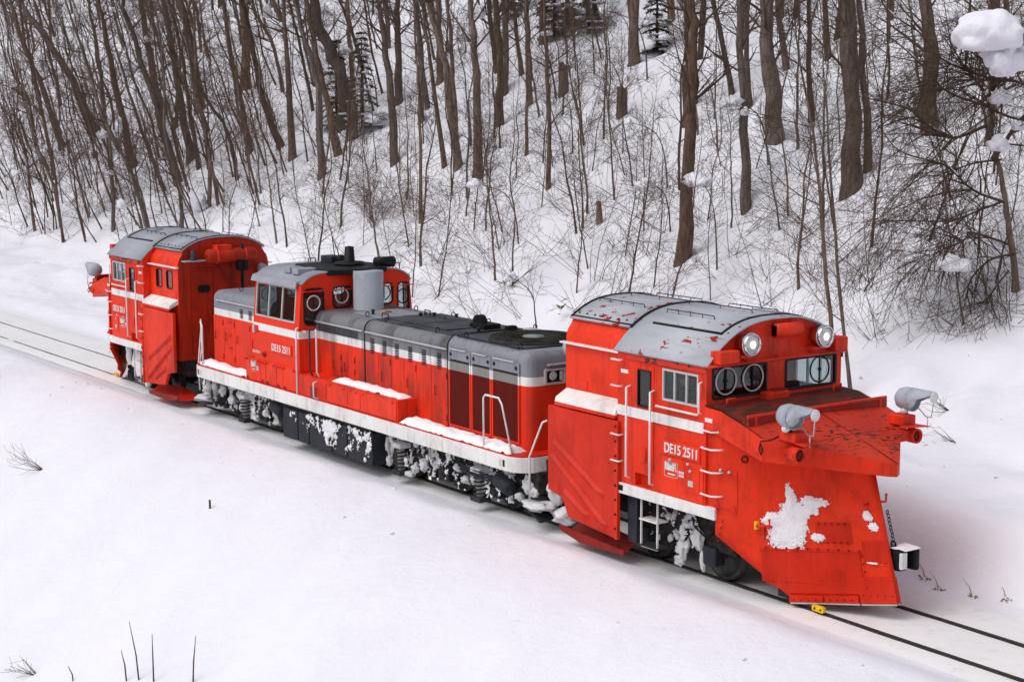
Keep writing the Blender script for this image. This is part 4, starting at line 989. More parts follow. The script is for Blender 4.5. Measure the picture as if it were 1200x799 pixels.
    for s in (-1, 1): cuts.append(MB().box(XA+0.10, XB-0.20, min(s*1.15, s*1.6), max(s*1.15, s*1.6), 2.78, 3.50))
    fronts = ((-1.30, -0.80, 2.72, 3.52, 0.12), (-0.60, -0.12, 3.05, 3.52, 0.10), (0.46, 0.92, 3.05, 3.52, 0.10), (1.02, 1.33, 2.72, 3.52, 0.10))
    for xx, d in ((XB, 1), (XA, -1)):
        for a, b, z0, z1, r in fronts: cuts.append(cutter('x', xx-0.15, xx+0.15, a, b, z0, z1, r))
    link('cab_body', boolean(MB().prism(cp, 'x', XA, XB), cuts), 'cab_livery', t, 0.01)
    for xx, d in ((XB, 1), (XA, -1)):
        for k, (a, b, z0, z1, r) in enumerate(fronts):
            w = window(t, 'x', xx, d, a, b, z0, z1, r, 0.028, 'rubber')
            MB().torus((xx-d*0.005, (a+b)/2, (z0+z1)/2+0.02+(0.06 if k in (0, 3) else 0)), (1, 0, 0), 0.155, 0.014, 24, 6).build('clear_view_screen', 'letter_white' if k in (0, 1) else 'black', w) if True else None
            MB().box(*sorted((xx-d*0.012, xx-d*0.002)), (a+b)/2-0.012, (a+b)/2+0.012, (z0+z1)/2-0.1, (z0+z1)/2+0.24).build('screen_motor', 'black', w)
    # side windows lie in the leaning upper wall
    for s in (-1, 1):
        th = math.atan2(0.08, 0.91)
        Mw = Matrix.Translation((0, s*(HC+0.012), 2.66)) @ Matrix.Rotation(s*th, 4, 'X')
        def tr(mb): mb.v = [tuple(Mw @ Vector(p)) for p in mb.v]; return mb
        a, b, c, d = XA+0.09, XB-0.19, 0.11, 0.86
        w = ring_prism(MB(), rrect(a, b, c, d, 0.02), rrect(a+0.035, b-0.035, c+0.035, d-0.035, 0.01), 'y', -s*0.05, 0.0)
        for k in (1, 2):
            q = a+(b-a)*k/3; w.box(q-0.022, q+0.022, min(0, -s*0.03), max(0, -s*0.03), c+0.02, d-0.02)
        w = tr(w).build('side_window', 'alu', t)
        for k in range(3):
            q0 = a+(b-a)*k/3+0.02; q1 = a+(b-a)*(k+1)/3-0.02
            tr(MB().box(q0, q1, min(-s*0.018, -s*0.024), max(-s*0.018, -s*0.024), c+0.02, d-0.02)).build('pane', 'glass', w)
        y = s*HC
        lettering(t, s, -3.03 if s < 0 else -2.20, y+s*0.002, 2.075, 0.83, 0.155)
        lb = [(-4.33, -3.62), (-3.60, -3.38), (-3.36, -2.86), (-2.84, -2.56), (-2.54, -1.94)]
        bx = MB().box(-4.35, -1.93, min(s*1.0, y+s*0.012), max(s*1.0, y+s*0.012), 1.286, 1.80).build('equipment_box', 'red_paint', t, 0.006)
        for x0, x1 in lb:
            MB().box(x0, x1, min(y+s*0.01, y+s*0.026), max(y+s*0.01, y+s*0.026), 1.31, 1.79).build('equipment_cover', 'red_paint_clean', bx, 0.004)
            for x in (x0+0.06, x1-0.06): MB().lathe((x, y+s*0.02, 1.76), (0, s, 0), [(0, 0.03), (0.06, 0.028), (0.075, 0.0)], 10).build('hinge_knob', 'red_paint', bx)
            MB().box(x0+0.05, x0+0.11, min(y+s*0.02, y+s*0.05), max(y+s*0.02, y+s*0.05), 1.31, 1.36).build('cover_latch', 'red_dark', bx)
        jnr(t, s, -4.05 if s < 0 else -3.80, y+s*0.028, 1.52, 0.22, 0.20)
        text_mesh('small_writing', 'DE152511', 0.055, (-4.0 if s < 0 else -3.6, y+s*0.004, 1.93), (1, 0, 0) if s < 0 else (-1, 0, 0), (0,0,1), 'letter_white', t, 0.34, 0.006)
        MB().lathe((-3.42, y, 1.94), (0, s, 0), [(0, 0.06), (0.05, 0.055), (0.05, 0.035), (0.02, 0.03), (0.02, 0)], 14).build('socket', 'red_dark', t)
        MB().box(-3.92, -3.84, min(y, y+s*0.05), max(y, y+s*0.05), 2.38, 2.56).build('side_lamp', 'alu', t, 0.012)
        MB().box(-3.91, -3.72, min(y, y+s*0.02), max(y, y+s*0.02), 2.40, 2.55).build('lamp_base', 'red_paint', t, 0.006)
        for x in (XB-0.02,):
            handrail(t, [(x, y, 2.70), (x, y+s*0.06, 2.68), (x, y+s*0.06, 1.28)])
        MB().box(XB+0.02, XB+0.2, min(s*1.30, s*1.36), max(s*1.30, s*1.36), 2.60, 2.64).build('mirror_bracket', 'alu', t)
        for x, m_ in ((-1.32, 'slate'), (-1.02, 'white_paint')):
            handrail(t, [(x, s*1.38, 1.74), (x, s*1.44, 1.85), (x, s*1.44, 2.66), (x+0.05, s*1.42, 2.74), (x+0.18, s*1.40, 2.74)] if x < -1.2 else [(x, s*1.38, 1.74), (x, s*1.44, 1.85), (x, s*1.44, 2.68), (x-0.06, s*1.42, 2.74)], 0.018, m_)
        # deck boxes beside the long hood
        db = MB().box(-1.92, 2.22, min(s*1.0, s*1.44), max(s*1.0, s*1.44), 1.286, 1.72).build('deck_box', 'red_paint', t, 0.008)
        for x0, x1 in ((-0.55, 0.28), (0.30, 0.78), (0.80, 2.18)):
            MB().box(x0, x1, min(s*1.44, s*1.456), max(s*1.44, s*1.456), 1.31, 1.69).build('box_cover', 'red_paint_clean', db, 0.004)
            for x in (x0+0.12, x1-0.12): MB().lathe((x, s*1.45, 1.66), (0, s, 0), [(0, 0.022), (0.04, 0.02), (0.045, 0)], 8).build('hinge_knob', 'red_paint', db)
        MB().box(-1.32, -1.05, min(s*1.43, s*1.447), max(s*1.43, s*1.447), 1.30, 1.52).build('step_recess', 'red_dark', db)
        mbv = MB()
        for k in range(6): mbv.box(-0.98, -0.62, min(s*1.44, s*1.452), max(s*1.44, s*1.452), 1.36+k*0.055, 1.385+k*0.055)
        tag(mbv.build('louvre', 'red_paint', db), kind='stuff')
        handrail(t, [(-1.0, s*1.44, 1.66), (-1.0, s*1.54, 1.64), (-1.0, s*1.54, 1.34), (-0.92, s*1.46, 1.30)], 0.016)
        # handrails on the decks
        handrail(t, [(5.10, s*1.38, 1.28), (5.10, s*1.38, 2.18), (5.16, s*1.38, 2.24), (5.58, s*1.38, 2.24), (5.68, s*1.38, 2.14), (5.96, s*1.36, 1.28)])
        handrail(t, [(6.52, s*1.38, 0.55), (6.52, s*1.38, 1.35), (6.9, s*1.38, 2.0), (7.0, s*1.35, 2.05)], 0.018)
        handrail(t, [(-6.75, s*1.38, 1.28), (-6.75, s*1.38, 2.22), (-6.82, s*1.38, 2.28), (-7.2, s*1.2, 2.30)], 0.022)
        handrail(t, [(-7.1, s*1.30, 1.05), (-7.1, s*1.30, 1.25), (-6.98, s*1.3, 1.65), (-7.2, s*1.2, 2.28)], 0.016)
        handrail(t, [(-7.25, s*1.25, 0.6), (-7.2, s*1.30, 1.20), (-6.82, s*1.36, 2.24)], 0.016)
        # frame markings, side tanks
        for x in (5.72, 5.83, -6.86, -6.76): MB().box(x, x+0.06, min(s*1.468, s*1.474), max(s*1.468, s*1.474), 1.06, 1.18).build('frame_mark', 'black' if x in (5.83, -6.86) else 'alu', t)
        for x0, x1 in ((-2.80, -2.12), (-2.10, -1.62), (-1.60, -0.62), (-0.60, 0.02), (0.04, 1.05)):
            MB().prism([(x0+0.008, 0.86), (x1-0.008, 0.86), (x1-0.008, 0.30), (x1-0.02, 0.20), (x0+0.02, 0.20), (x0+0.008, 0.30)], 'y', s*0.95, s*1.34).build('battery_box', 'slate', t, 0.02)
    # roof
    def cab_roof(u, v):
        y = -1.44+2.88*v; x = XA-0.06+(XB-XA+0.10)*u
        return (x, y, cz(y)+0.03)
    rf = arc_plate(XA-0.05, XB+0.03, -1.34, 1.34, 0.035, 0.0, 30, None, cz).build('cab_roof', 'roof_clean', t)
    for s in (-1, 1):
        pr = [(s*1.28, cz(1.28)+0.034), (s*1.39, 3.66), (s*1.44, 3.53), (s*1.42, 3.525), (s*1.36, 3.63), (s*1.27, cz(1.27)-0.01)]
        MB().prism(pr, 'x', XA-0.05, XB-0.10).build('roof_eave', 'roof_clean', rf)
    MB().prism([(-3.55, -0.55), (-2.9, -0.95), (XB+0.05, -0.72), (XB+0.28, -0.05), (XB+0.05, 0.75), (-2.6, 0.95), (-3.55, 0.85)], 'z', 3.76, 3.885).build('soot_black_deck', 'black', rf, 0.03)
    for (x, y, w_) in ((-2.75, -1.02, 0.34), (-2.35, -0.98, 0.46)):
        MB().box(x-0.14, x+0.14, y-w_/2, y+w_/2, 3.78, 3.90).build('roof_duct', 'roof_clean', rf, 0.01)
    MB().lathe((-2.55, 0.25, 3.92), (0, 0, 1), [(0, 0.34), (0.03, 0.32), (0.04, 0.14), (0.06, 0.12), (0.36, 0.10), (0.38, 0.0)], 20).build('ventilator', 'black', rf)
    MB().box(-3.7, -3.2, 0.15, 0.48, 3.84, 4.02).build('horn_box', 'slate', rf, 0.03)
    MB().lathe((-3.2, 0.32, 3.95), (1, 0, 0), [(0, 0.04), (0.1, 0.06), (0.16, 0.12), (0.18, 0)], 14).build('horn', 'black', rf)
    MB().lathe((-2.05, 0.62, 3.95), (0, 1, 0), [(0, 0.0), (0, 0.12), (0.45, 0.12), (0.45, 0.08), (0.42, 0)], 16).build('horn', 'black', rf)
    MB().tube([(-3.3, 0.3, 4.0), (-3.32, 0.25, 4.5)], 0.012, 5).build('aerial', 'black', rf)
    MB().tube([(-3.8, -0.1, 3.85), (-3.8, -0.1, 3.95), (-3.8, 0.08, 3.95), (-3.8, 0.08, 3.85)], 0.014, 5).build('grab_handle', 'black', rf)
    MB().tube([(-1.95, 1.0, 3.80), (-1.95, 1.0, 3.93), (-1.95, 1.16, 3.92), (-1.95, 1.16, 3.75)], 0.014, 5).build('grab_handle', 'black', rf)
    for y in (-1.0, 0.3): MB().tube([(XA-0.05+0.7, -1.43, 3.46), (XA-0.05+0.7, -1.45, 3.52), (XA-0.05+0.8, -1.45, 3.52), (XA-0.05+0.8, -1.43, 3.46)], 0.01, 5).build('lifting_eye', 'red_paint', rf) if y < 0 else None
    MB().tube([(XB+0.05, -1.40, 3.50), (XB+0.10, -1.36, 3.46), (XB+0.10, 1.36, 3.46), (XB+0.05, 1.40, 3.47)], 0.011, 6).build('visor_rail', 'red_paint', t)
    MB().lathe((-1.47, 0.09, 3.0), (0, 0, 1), [(0, 0.34), (0.02, 0.325), (0.84, 0.325), (0.85, 0.32), (0.85, 0.0)], 36).build('exhaust_stack', 'lamp_grey', t)
    for s in (-1, 1):
        MB().box(XB, XB+0.012, min(s*0.72, s*1.30), max(s*0.72, s*1.30), 1.75, 2.445).build('cab_end_door', 'red_paint_clean', t, 0.004)
        MB().box(XA-0.012, XA, min(s*0.72, s*1.30), max(s*0.72, s*1.30), 1.75, 2.445).build('cab_end_door', 'red_paint_clean', t, 0.004)
    # inside of the cab
    MB().box(-3.4, -2.4, -0.35, 0.35, 1.72, 2.75).build('control_desk', 'interior', t, 0.02)
    for x, y in ((-3.2, -0.95), (-2.5, 0.95)):
        st = MB().box(x-0.22, x+0.22, y-0.22, y+0.22, 2.05, 2.16).build('seat', 'seat_green', t, 0.03)
        MB().box(x-0.22, x+0.22, y-0.24 if y > 0 else y+0.16, y-0.16 if y > 0 else y+0.24, 2.16, 2.7).build('backrest', 'seat_green', st, 0.03)
    # --- running gear
    for x in (4.95, 3.25, 1.55, -4.35, -6.45): wheelset(t, x)
    def bogie(xs):
        xa, xb = min(xs)-0.75, max(xs)+0.75
        for s in (-1, 1):
            P = [(xa, 0.55), (xa+0.3, 0.50)]
            for x in sorted(xs): P += [(x-0.3, 0.50), (x-0.22, 0.62), (x+0.22, 0.62), (x+0.3, 0.50)]
            P += [(xb-0.3, 0.5), (xb, 0.55), (xb, 0.74), (xb-0.2, 0.80), (xa+0.2, 0.80), (xa, 0.74)]
            MB().prism(P, 'y', s*0.84, s*0.98).build('bogie_frame', 'grime', t, 0.015)
            for x in xs:
                MB().box(x-0.16, x+0.16, min(s*0.78, s*1.06), max(s*0.78, s*1.06), 0.26, 0.60).build('axle_box', 'slate', t, 0.03)
                MB().lathe((x, s*1.05, 0.43), (0, s, 0), [(0, 0.12), (0.06, 0.11), (0.08, 0.0)], 14).build('axle_cap', 'grime', t)
    bogie((4.95, 3.25, 1.55)); bogie((-4.35, -6.45))
    for s in (-1, 1):
        for x in (4.58, 1.78, -5.08):
            MB().box(x-0.16, x+0.16, min(s*0.97, s*1.24), max(s*0.97, s*1.24), 0.14, 0.24).build('spring_seat', 'slate', t, 0.02)
            coil(t, x, s*1.11, 0.24, 0.68, 0.115, 6)
            MB().cyl((x, s*1.11, 0.24), (x, s*1.11, 0.70), 0.075, 10).build('damper', 'snow_caked', t)
            MB().box(x-0.16, x+0.16, min(s*0.95, s*1.24), max(s*0.95, s*1.24), 0.68, 0.78).build('spring_cap', 'snow_caked', t, 0.02)
        for (x, z) in ((5.45, 0.62), (-3.35, 0.7)):
            MB().lathe((x-0.28, s*1.12, z+0.05), (1, 0, -0.25), [(0, 0.02), (0, 0.13), (0.05, 0.15), (0.42, 0.15), (0.47, 0.12), (0.47, 0)], 18).build('air_cylinder', 'slate', t)
        for k in range(3): MB().tube([(3.7, s*1.05, 0.72-k*0.05), (4.4, s*1.22, 0.74-k*0.05), (5.0, s*1.24, 0.72-k*0.05), (5.3, s*1.15, 0.70)], 0.020, 6).build('brake_pipe', 'slate', t)
        MB().tube([(-6.9, s*1.1, 0.9), (-6.7, s*1.2, 0.5), (-6.5, s*1.18, 0.3), (-6.3, s*1.15, 0.55)], 0.02, 6).build('hose', 'black', t)
        rnd = random.Random(11+s); spots = []
        for (x, z, rx, rz_) in ((4.05, 0.45, 0.22, 0.16), (3.75, 0.62, 0.25, 0.14), (4.35, 0.5, 0.16, 0.2), (3.0, 0.55, 0.22, 0.16), (2.6, 0.5, 0.25, 0.2), (2.3, 0.36, 0.18, 0.2), (2.05, 0.2, 0.3, 0.1), (1.75, 0.85, 0.3, 0.1),
                                (5.55, 0.62, 0.14, 0.16), (5.75, 0.45, 0.2, 0.14), (1.2, 0.62, 0.12, 0.36), (1.35, 0.35, 0.16, 0.2), (-5.8, 0.55, 0.3, 0.22), (-5.4, 0.42, 0.28, 0.2), (-6.3, 0.7, 0.22, 0.25), (-6.75, 0.7, 0.2, 0.32), (-4.7, 0.3, 0.35, 0.14),
                                (-5.0, 0.8, 0.3, 0.12), (-4.1, 0.5, 0.2, 0.18), (-3.6, 0.35, 0.25, 0.14), (-5.75, 0.85, 0.3, 0.1), (-3.0, 0.6, 0.12, 0.25)):
            spots.append(((x, s*(1.02+0.10*rnd.random()), z), (rx, 0.13, rz_)))
        snow_lumps(t, [(c, (a*0.45, b*0.6, d*0.5)) for c, (a, b, d) in spots], 30+s)
        # snow clinging to the tank sides and bogies
        plaster('plastered_snow', t, lambda a, b, h, s=s: (a, s*(1.345+h), b), -1.7, 1.06, 0.20, 0.90, 0.04, 5.2+s, -0.16, 'snow_stuck', 0.018, 0.8)
        plaster('plastered_snow', t, lambda a, b, h, s=s: (a, s*(1.345+h), b), -2.8, -1.7, 0.20, 0.88, 0.03, 8.2+s, -0.42, 'snow_stuck', 0.018, 0.6)
        for a0, a1, sd_ in ((1.15, 5.6, 2.0), (-7.0, -3.5, 7.7)):
            plaster('caked_snow', t, lambda a, b, h, s=s: (a, s*(1.00+h), b), a0, a1, 0.22, 0.95, 0.05, sd_+s, -0.10, 'snow_caked', 0.02, 0.1)
            plaster('caked_snow', t, lambda a, b, h, s=s: (a, s*(1.07+h), b), a0, a1, 0.18, 0.9, 0.04, sd_*1.7+s, -0.36, 'snow_stuck', 0.02, 0.0)
        MB().add([(xx, s*yy, zz) for xx, yy, zz in ((-2.8, 1.30, 0.86), (1.05, 1.30, 0.86), (1.05, 1.42, 0.985), (-2.8, 1.42, 0.985))], [(0, 1, 2, 3)]).build('tank_skirt', 'grime', t)
    # snow-packed ends beneath the decks, plough shields, couplers
    for xe, d in ((6.35, 1), (-7.25, -1)):
        MB().box(*sorted((xe-d*0.2, xe+d*0.05)), -1.1, 1.1, 0.60, 0.98).build('buffer_beam', 'grime', t, 0.02)
        MB().box(*sorted((xe, xe+d*0.55)), -0.14, 0.14, 0.76, 1.0).build('coupler', 'grime', t, 0.03)
        MB().add([(xe-d*0.2, -1.25, 0.42), (xe-d*0.2, 1.25, 0.42), (xe+d*0.28, 1.25, 0.20), (xe+d*0.28, -1.25, 0.20), (xe-d*0.2, -1.25, 0.36), (xe-d*0.2, 1.25, 0.36), (xe+d*0.28, 1.25, 0.16), (xe+d*0.28, -1.25, 0.16)], [(0,1,2,3), (7,6,5,4), (0,3,7,4), (1,5,6,2), (2,6,7,3), (0,4,5,1)]).build('snow_guard', 'slate', t)
        for s in (-1, 1):
            snow_lumps(t, [((xe+d*0.0, s*1.08, 0.40), (0.36, 0.25, 0.08)), ((xe+d*0.25, s*0.85, 0.70), (0.14, 0.16, 0.30)), ((xe-d*0.25, s*1.12, 0.72), (0.12, 0.08, 0.15)), ((xe+d*0.45, s*0.8, 0.28), (0.22, 0.25, 0.14)), ((xe-d*0.05, s*1.12, 0.62), (0.09, 0.08, 0.08))], 60+xe+s, mat='snow_caked')
            MB().tube([(xe+d*0.1, s*0.95, 1.22), (xe+d*0.12, s*0.95, 0.9), (xe+d*0.2, s*0.9, 0.6), (xe+d*0.35, s*0.6, 0.75)], 0.022, 6).build('brake_hose', 'black', t)
    return t
loc = loco()
for a in ((2.26, 5.95, -1.44, -1.00, 1.286, 0.10, 1.3, 'long patch of snow on the locomotive deck below the radiator grilles'),
          (-0.55, 2.15, -1.36, -1.00, 1.721, 0.07, 2.7, 'strip of snow on top of the red deck boxes beside the locomotive cab'),
          (-6.95, -4.40, -1.40, -1.02, 1.286, 0.10, 4.1, 'patch of snow on the locomotive deck beside the short hood'),
          (-2.0, -1.82, -1.56, -1.42, 1.286, 0.10, 9.1, None)):
    if a[7]: tag(snow_sheet('deck_snow', *a[:7]), a[7], 'snow')

# tree positions on the slope: base, path above the base, radius, pale bark, label
HEROES = [
 [[-42.61, 14.12], [[-1.02, -0.6, 3.51], [-2.13, -1.27, 7.17], [-2.43, -1.44, 8.25]], 0.195, 0, 'brown trunk leaning left, its base just behind the far snowplow car'],
 [[-44.08, 15.41], [[-0.84, -0.22, 3.98], [-1.56, -0.38, 7.45]], 0.199, 0, 'brown trunk with a low fork at its foot above the far snowplow car'],
 [[-50.43, 18.89], [[-0.65, -0.11, 3.29], [-1.25, -0.41, 5.56]], 0.259, 0, 'dark trunk higher up the slope behind the low forked trunk'],
 [[-39.36, 16.11], [[-0.61, -0.17, 2.83], [-1.21, -0.38, 5.47], [-1.45, -0.39, 6.79]], 0.152, 0, 'slim trunk in the clump right of the far snowplow car roof'],
 [[-48.94, 20.75], [[-0.63, 0.2, 4.48]], 0.237, 0, 'straight dark trunk standing high above the locomotive cab'],
 [[-37.14, 16.55], [[-0.71, -0.5, 2.07], [-1.27, -0.73, 4.39], [-1.73, -0.9, 6.35]], 0.168, 0, 'slim trunk bending left above the locomotive cab'],
 [[-34.56, 15.72], [[-0.62, 0.15, 4.17], [-0.97, 0.27, 6.67]], 0.144, 0, 'upright grey brown trunk above the locomotive cab roof'],
 [[-27.93, 13.47], [[-0.47, 0.15, 3.3], [-1.07, -0.14, 5.57], [-1.33, -0.24, 6.71]], 0.147, 0, 'curved trunk rising left of the small fir tree'],
 [[-30.09, 15.47], [[-0.57, -0.25, 2.3], [-1.09, -0.46, 4.43], [-1.51, -0.62, 6.22]], 0.154, 0, 'curved trunk just left of the pale peeling trunk'],
 [[-33.98, 17.93], [[-0.34, 0.07, 2.23], [-0.86, -0.36, 3.49], [-1.43, -0.7, 5.4]], 0.29, 0, 'thick trunk leaning left behind the small fir tree'],
 [[-60.5, 17.25], [[-1.06, -0.84, 2.74], [-2.16, -1.84, 5.02], [-3.29, -2.93, 7.17]], 0.258, 0, 'thick trunk leaning far left in the dense stand'],
 [[-61.67, 15.85], [[-0.93, -0.6, 2.94], [-1.64, -1.13, 4.9], [-2.39, -1.62, 7.23]], 0.188, 0, 'slim trunk leaning left near the left edge'],
 [[-48.78, 14.58], [[-0.6, -0.28, 2.3], [-1.1, -0.47, 4.44], [-1.75, -0.71, 7.24]], 0.187, 0, 'dark trunk left of the far snowplow car roof line'],
 [[-43.0, 13.66], [[-0.99, -0.72, 2.78], [-1.9, -1.26, 5.91]], 0.097, 0, 'thin sapling leaning left beside the far snowplow car roof'],
 [[-41.03, 10.27], [[-0.43, 0.18, 3.25], [-1.06, -0.0, 6.1], [-1.48, -0.2, 7.76]], 0.093, 0, 'thin upright sapling behind the far snowplow car cab'],
 [[-36.59, 14.19], [[-0.52, -0.25, 2.02], [-1.09, -0.78, 3.15], [-1.54, -1.13, 4.34]], 0.091, 0, 'thin sapling arching left over the far snowplow car'],
 [[-56.47, 19.47], [[-0.65, -0.26, 2.73], [-1.41, -0.44, 6.36]], 0.229, 0, 'dark trunk high on the slope above the far snowplow car'],
 [[-34.8, 18.95], [[-0.48, 0.04, 2.92], [-0.82, 0.1, 5.12]], 0.129, 1, 'pale peeling trunk standing in front of the fir tree'],
 [[-25.14, 15.11], [[-0.54, 0.05, 3.33], [-0.95, -0.01, 5.46], [-1.1, -0.06, 6.12]], 0.16, 0, 'brown trunk behind the tangled bush above the locomotive hood'],
 [[-32.01, 19.42], [[-0.29, 0.17, 2.38], [-0.51, 0.33, 4.26]], 0.161, 0, 'straight trunk high up, right of the fir tree'],
 [[-20.26, 14.71], [[-0.65, -0.08, 3.44], [-1.19, -0.34, 5.51], [-1.3, -0.42, 5.81]], 0.15, 0, 'leaning trunk with a split base at the middle of the slope'],
 [[-18.66, 14.43], [[-0.44, 0.25, 3.53], [-0.83, 0.32, 6.08]], 0.161, 0, 'straight trunk in the middle of the slope, right of the split one'],
 [[-21.11, 14.72], [[-0.86, -0.16, 4.32], [-1.16, -0.2, 5.88]], 0.091, 0, 'thin trunk left of the split based trunk'],
 [[-24.66, 19.78], [[-0.25, 0.23, 2.35], [-0.36, 0.39, 3.66]], 0.148, 1, 'pale trunk at the upper middle of the slope'],
 [[-17.13, 15.42], [[-0.33, 0.25, 2.91], [-0.61, 0.42, 5.19]], 0.058, 0, 'very thin straight pole of a tree at mid slope'],
 [[-26.67, 23.08], [[-0.21, 0.12, 1.71]], 0.156, 0, 'short visible trunk at the top edge, left of the dark firs'],
 [[-17.43, 20.3], [[-0.25, 0.23, 2.39]], 0.196, 0, 'trunk at the top edge among the dark firs'],
 [[-13.01, 13.33], [[-0.3, 0.22, 2.61], [-0.53, 0.3, 4.27]], 0.08, 0, 'stunted thin trunk on the open snow at mid slope'],
 [[-18.14, 11.84], [[-0.45, 0.26, 3.62], [-0.71, 0.32, 5.4]], 0.071, 0, 'thin trunk rising through the bush above the locomotive hood'],
 [[-3.68, 10.8], [[-0.17, 0.32, 2.29], [-0.34, 0.64, 4.58], [-0.52, 0.78, 6.17], [-0.67, 0.72, 6.78]], 0.189, 0, 'thick based trunk rising above the gap between locomotive and front plow'],
 [[-10.32, 16.59], [[-0.35, 0.33, 3.34], [-0.4, 0.4, 3.91]], 0.119, 0, 'straight trunk close behind the thick based one'],
 [[-3.81, 13.2], [[-0.39, 0.17, 2.95], [-0.79, 0.27, 5.67]], 0.137, 0, 'straight trunk behind the front snowplow car roof'],
 [[-10.66, 18.81], [[-0.31, -0.1, 1.39], [-0.69, -0.26, 2.92]], 0.095, 0, 'slim trunk leaning left between two straight trunks'],
 [[-5.4, 15.61], [[-0.25, 0.09, 1.81], [-0.58, 0.16, 3.96]], 0.241, 0, 'thick trunk with a rounded swollen foot behind the front snowplow car'],
 [[-13.6, 23.72], [[-0.09, 0.03, 0.64]], 0.118, 0, 'trunk foot at the top edge right of the swollen trunk'],
 [[-12.48, 23.36], [[-0.07, 0.05, 0.63]], 0.101, 0, 'thinner trunk foot at the top edge, rightmost of two'],
 [[-0.43, 13.62], [[-0.3, 0.19, 2.48], [-0.6, 0.34, 4.83]], 0.248, 0, 'thickest straight trunk on the right half of the slope'],
 [[-0.47, 14.23], [[-0.3, 0.11, 2.2], [-0.56, 0.17, 3.92]], 0.109, 0, 'slim trunk right against the thickest trunk'],
 [[-0.01, 16.0], [[-0.23, 0.14, 1.87], [-0.44, 0.22, 3.4]], 0.209, 0, 'thick dark trunk left of the big snow cap'],
 [[-1.18, 19.8], [[-0.17, 0.1, 1.39]], 0.129, 0, 'trunk at the top right behind the big snow cap'],
 [[-44.63, 9.34], [[-0.79, -0.13, 4.01], [-1.49, -0.48, 6.68]], 0.067, 0, 'thin pole at the left edge by the flat snow'],
 [[6.72, 6.01], [[-0.45, -0.02, 2.5], [-0.79, 0.02, 4.66], [-1.28, -0.1, 6.99]], 0.05, 0, 'tall thin stem right behind the front plow windscreen'],
 [[6.93, 6.15], [[-0.39, -0.03, 2.12], [-0.79, 0.01, 4.61], [-1.09, 0.08, 6.61]], 0.042, 0, 'second tall thin stem right behind the front plow windscreen'],
 [[2.43, 15.38], [[-0.13, 0.17, 1.44], [-0.23, 0.33, 2.68]], 0.094, 0, 'trunk below the big snow cap'],
]
SPREAD_BASE = (7.36, 10.43)
SPREAD = [
 ([(0.0, 0.0, 0.0), (-0.17, -0.01, 0.96), (-0.35, -0.05, 1.84), (-0.55, -0.12, 2.71), (-0.76, -0.25, 3.41), (-0.89, -0.26, 4.11)], 0.062),
 ([(-0.55, -0.12, 2.71), (-0.41, 0.26, 3.41), (-0.22, 0.67, 3.93), (-0.08, 1.12, 4.98)], 0.053),
 ([(-0.09, 0.9, 4.14), (-0.51, 0.34, 4.32), (-0.92, -0.24, 4.36), (-1.37, -0.78, 4.78), (-1.78, -1.25, 5.25), (-2.2, -1.71, 5.78), (-2.5, -2.04, 6.22)], 0.040),
 ([(0.1, 0.98, 3.41), (-0.43, 0.27, 3.58), (-0.86, -0.28, 3.83), (-1.24, -0.77, 4.08), (-1.59, -1.17, 4.43), (-1.95, -1.56, 4.99), (-2.37, -2.02, 5.52)], 0.035),
 ([(-0.76, -0.25, 3.41), (-1.04, -0.7, 3.15), (-1.42, -1.19, 3.42), (-1.87, -1.74, 3.77), (-2.4, -2.44, 4.03)], 0.035),
 ([(-0.35, -0.05, 1.84), (-0.77, -0.57, 2.1), (-1.12, -0.97, 2.54), (-1.43, -1.4, 2.63), (-1.87, -1.95, 2.89), (-2.23, -2.34, 3.42)], 0.031),
 ([(-0.17, -0.01, 0.96), (-0.56, -0.5, 1.23), (-0.9, -1.03, 1.05), (-1.2, -1.57, 0.62), (-1.44, -2.05, 0.01)], 0.031),
 ([(-0.13, 0.01, 0.79), (-0.34, -0.34, 0.61), (-0.49, -0.67, 0.09), (-0.51, -0.88, -0.61), (-0.6, -1.14, -1.13)], 0.026),
 ([(-0.35, -0.05, 1.84), (-0.72, -0.61, 1.66), (-1.1, -1.21, 1.46), (-1.5, -1.79, 1.46), (-2.0, -2.52, 1.36)], 0.026),
 ([(-0.07, 0.01, 0.44), (-0.3, -0.48, -0.17), (-0.34, -0.67, -0.78)], 0.022),
 ([(-0.55, -0.12, 2.71), (-0.92, -0.68, 2.54), (-1.15, -1.17, 1.93), (-1.24, -1.43, 1.41)], 0.022),
 ([(-0.89, -0.26, 4.11), (-1.03, -0.37, 4.46), (-1.25, -0.55, 4.99)], 0.031),
 ([(-0.76, -0.25, 3.41), (-0.67, 0.01, 3.93), (-0.64, 0.17, 4.37), (-0.81, 0.01, 4.72)], 0.031),
 ([(-0.89, -0.26, 4.11), (-0.84, -0.08, 4.55), (-0.97, -0.2, 4.81)], 0.026),
 ([(-0.62, -0.69, 0.79), (-0.48, -0.83, -0.61), (-0.35, -0.99, -2.01), (-0.29, -1.15, -2.97)], 0.011),
 ([(-0.17, -0.18, 0.26), (-0.02, -0.36, -1.31), (0.06, -0.63, -2.88)], 0.011),
 ([(-0.03, -0.02, 0.09), (0.17, -0.13, -1.49), (0.2, -0.3, -2.36)], 0.009),
 ([(-0.51, -0.54, 0.79), (-0.47, -0.73, -0.26), (-0.32, -0.86, -1.66)], 0.009),
]
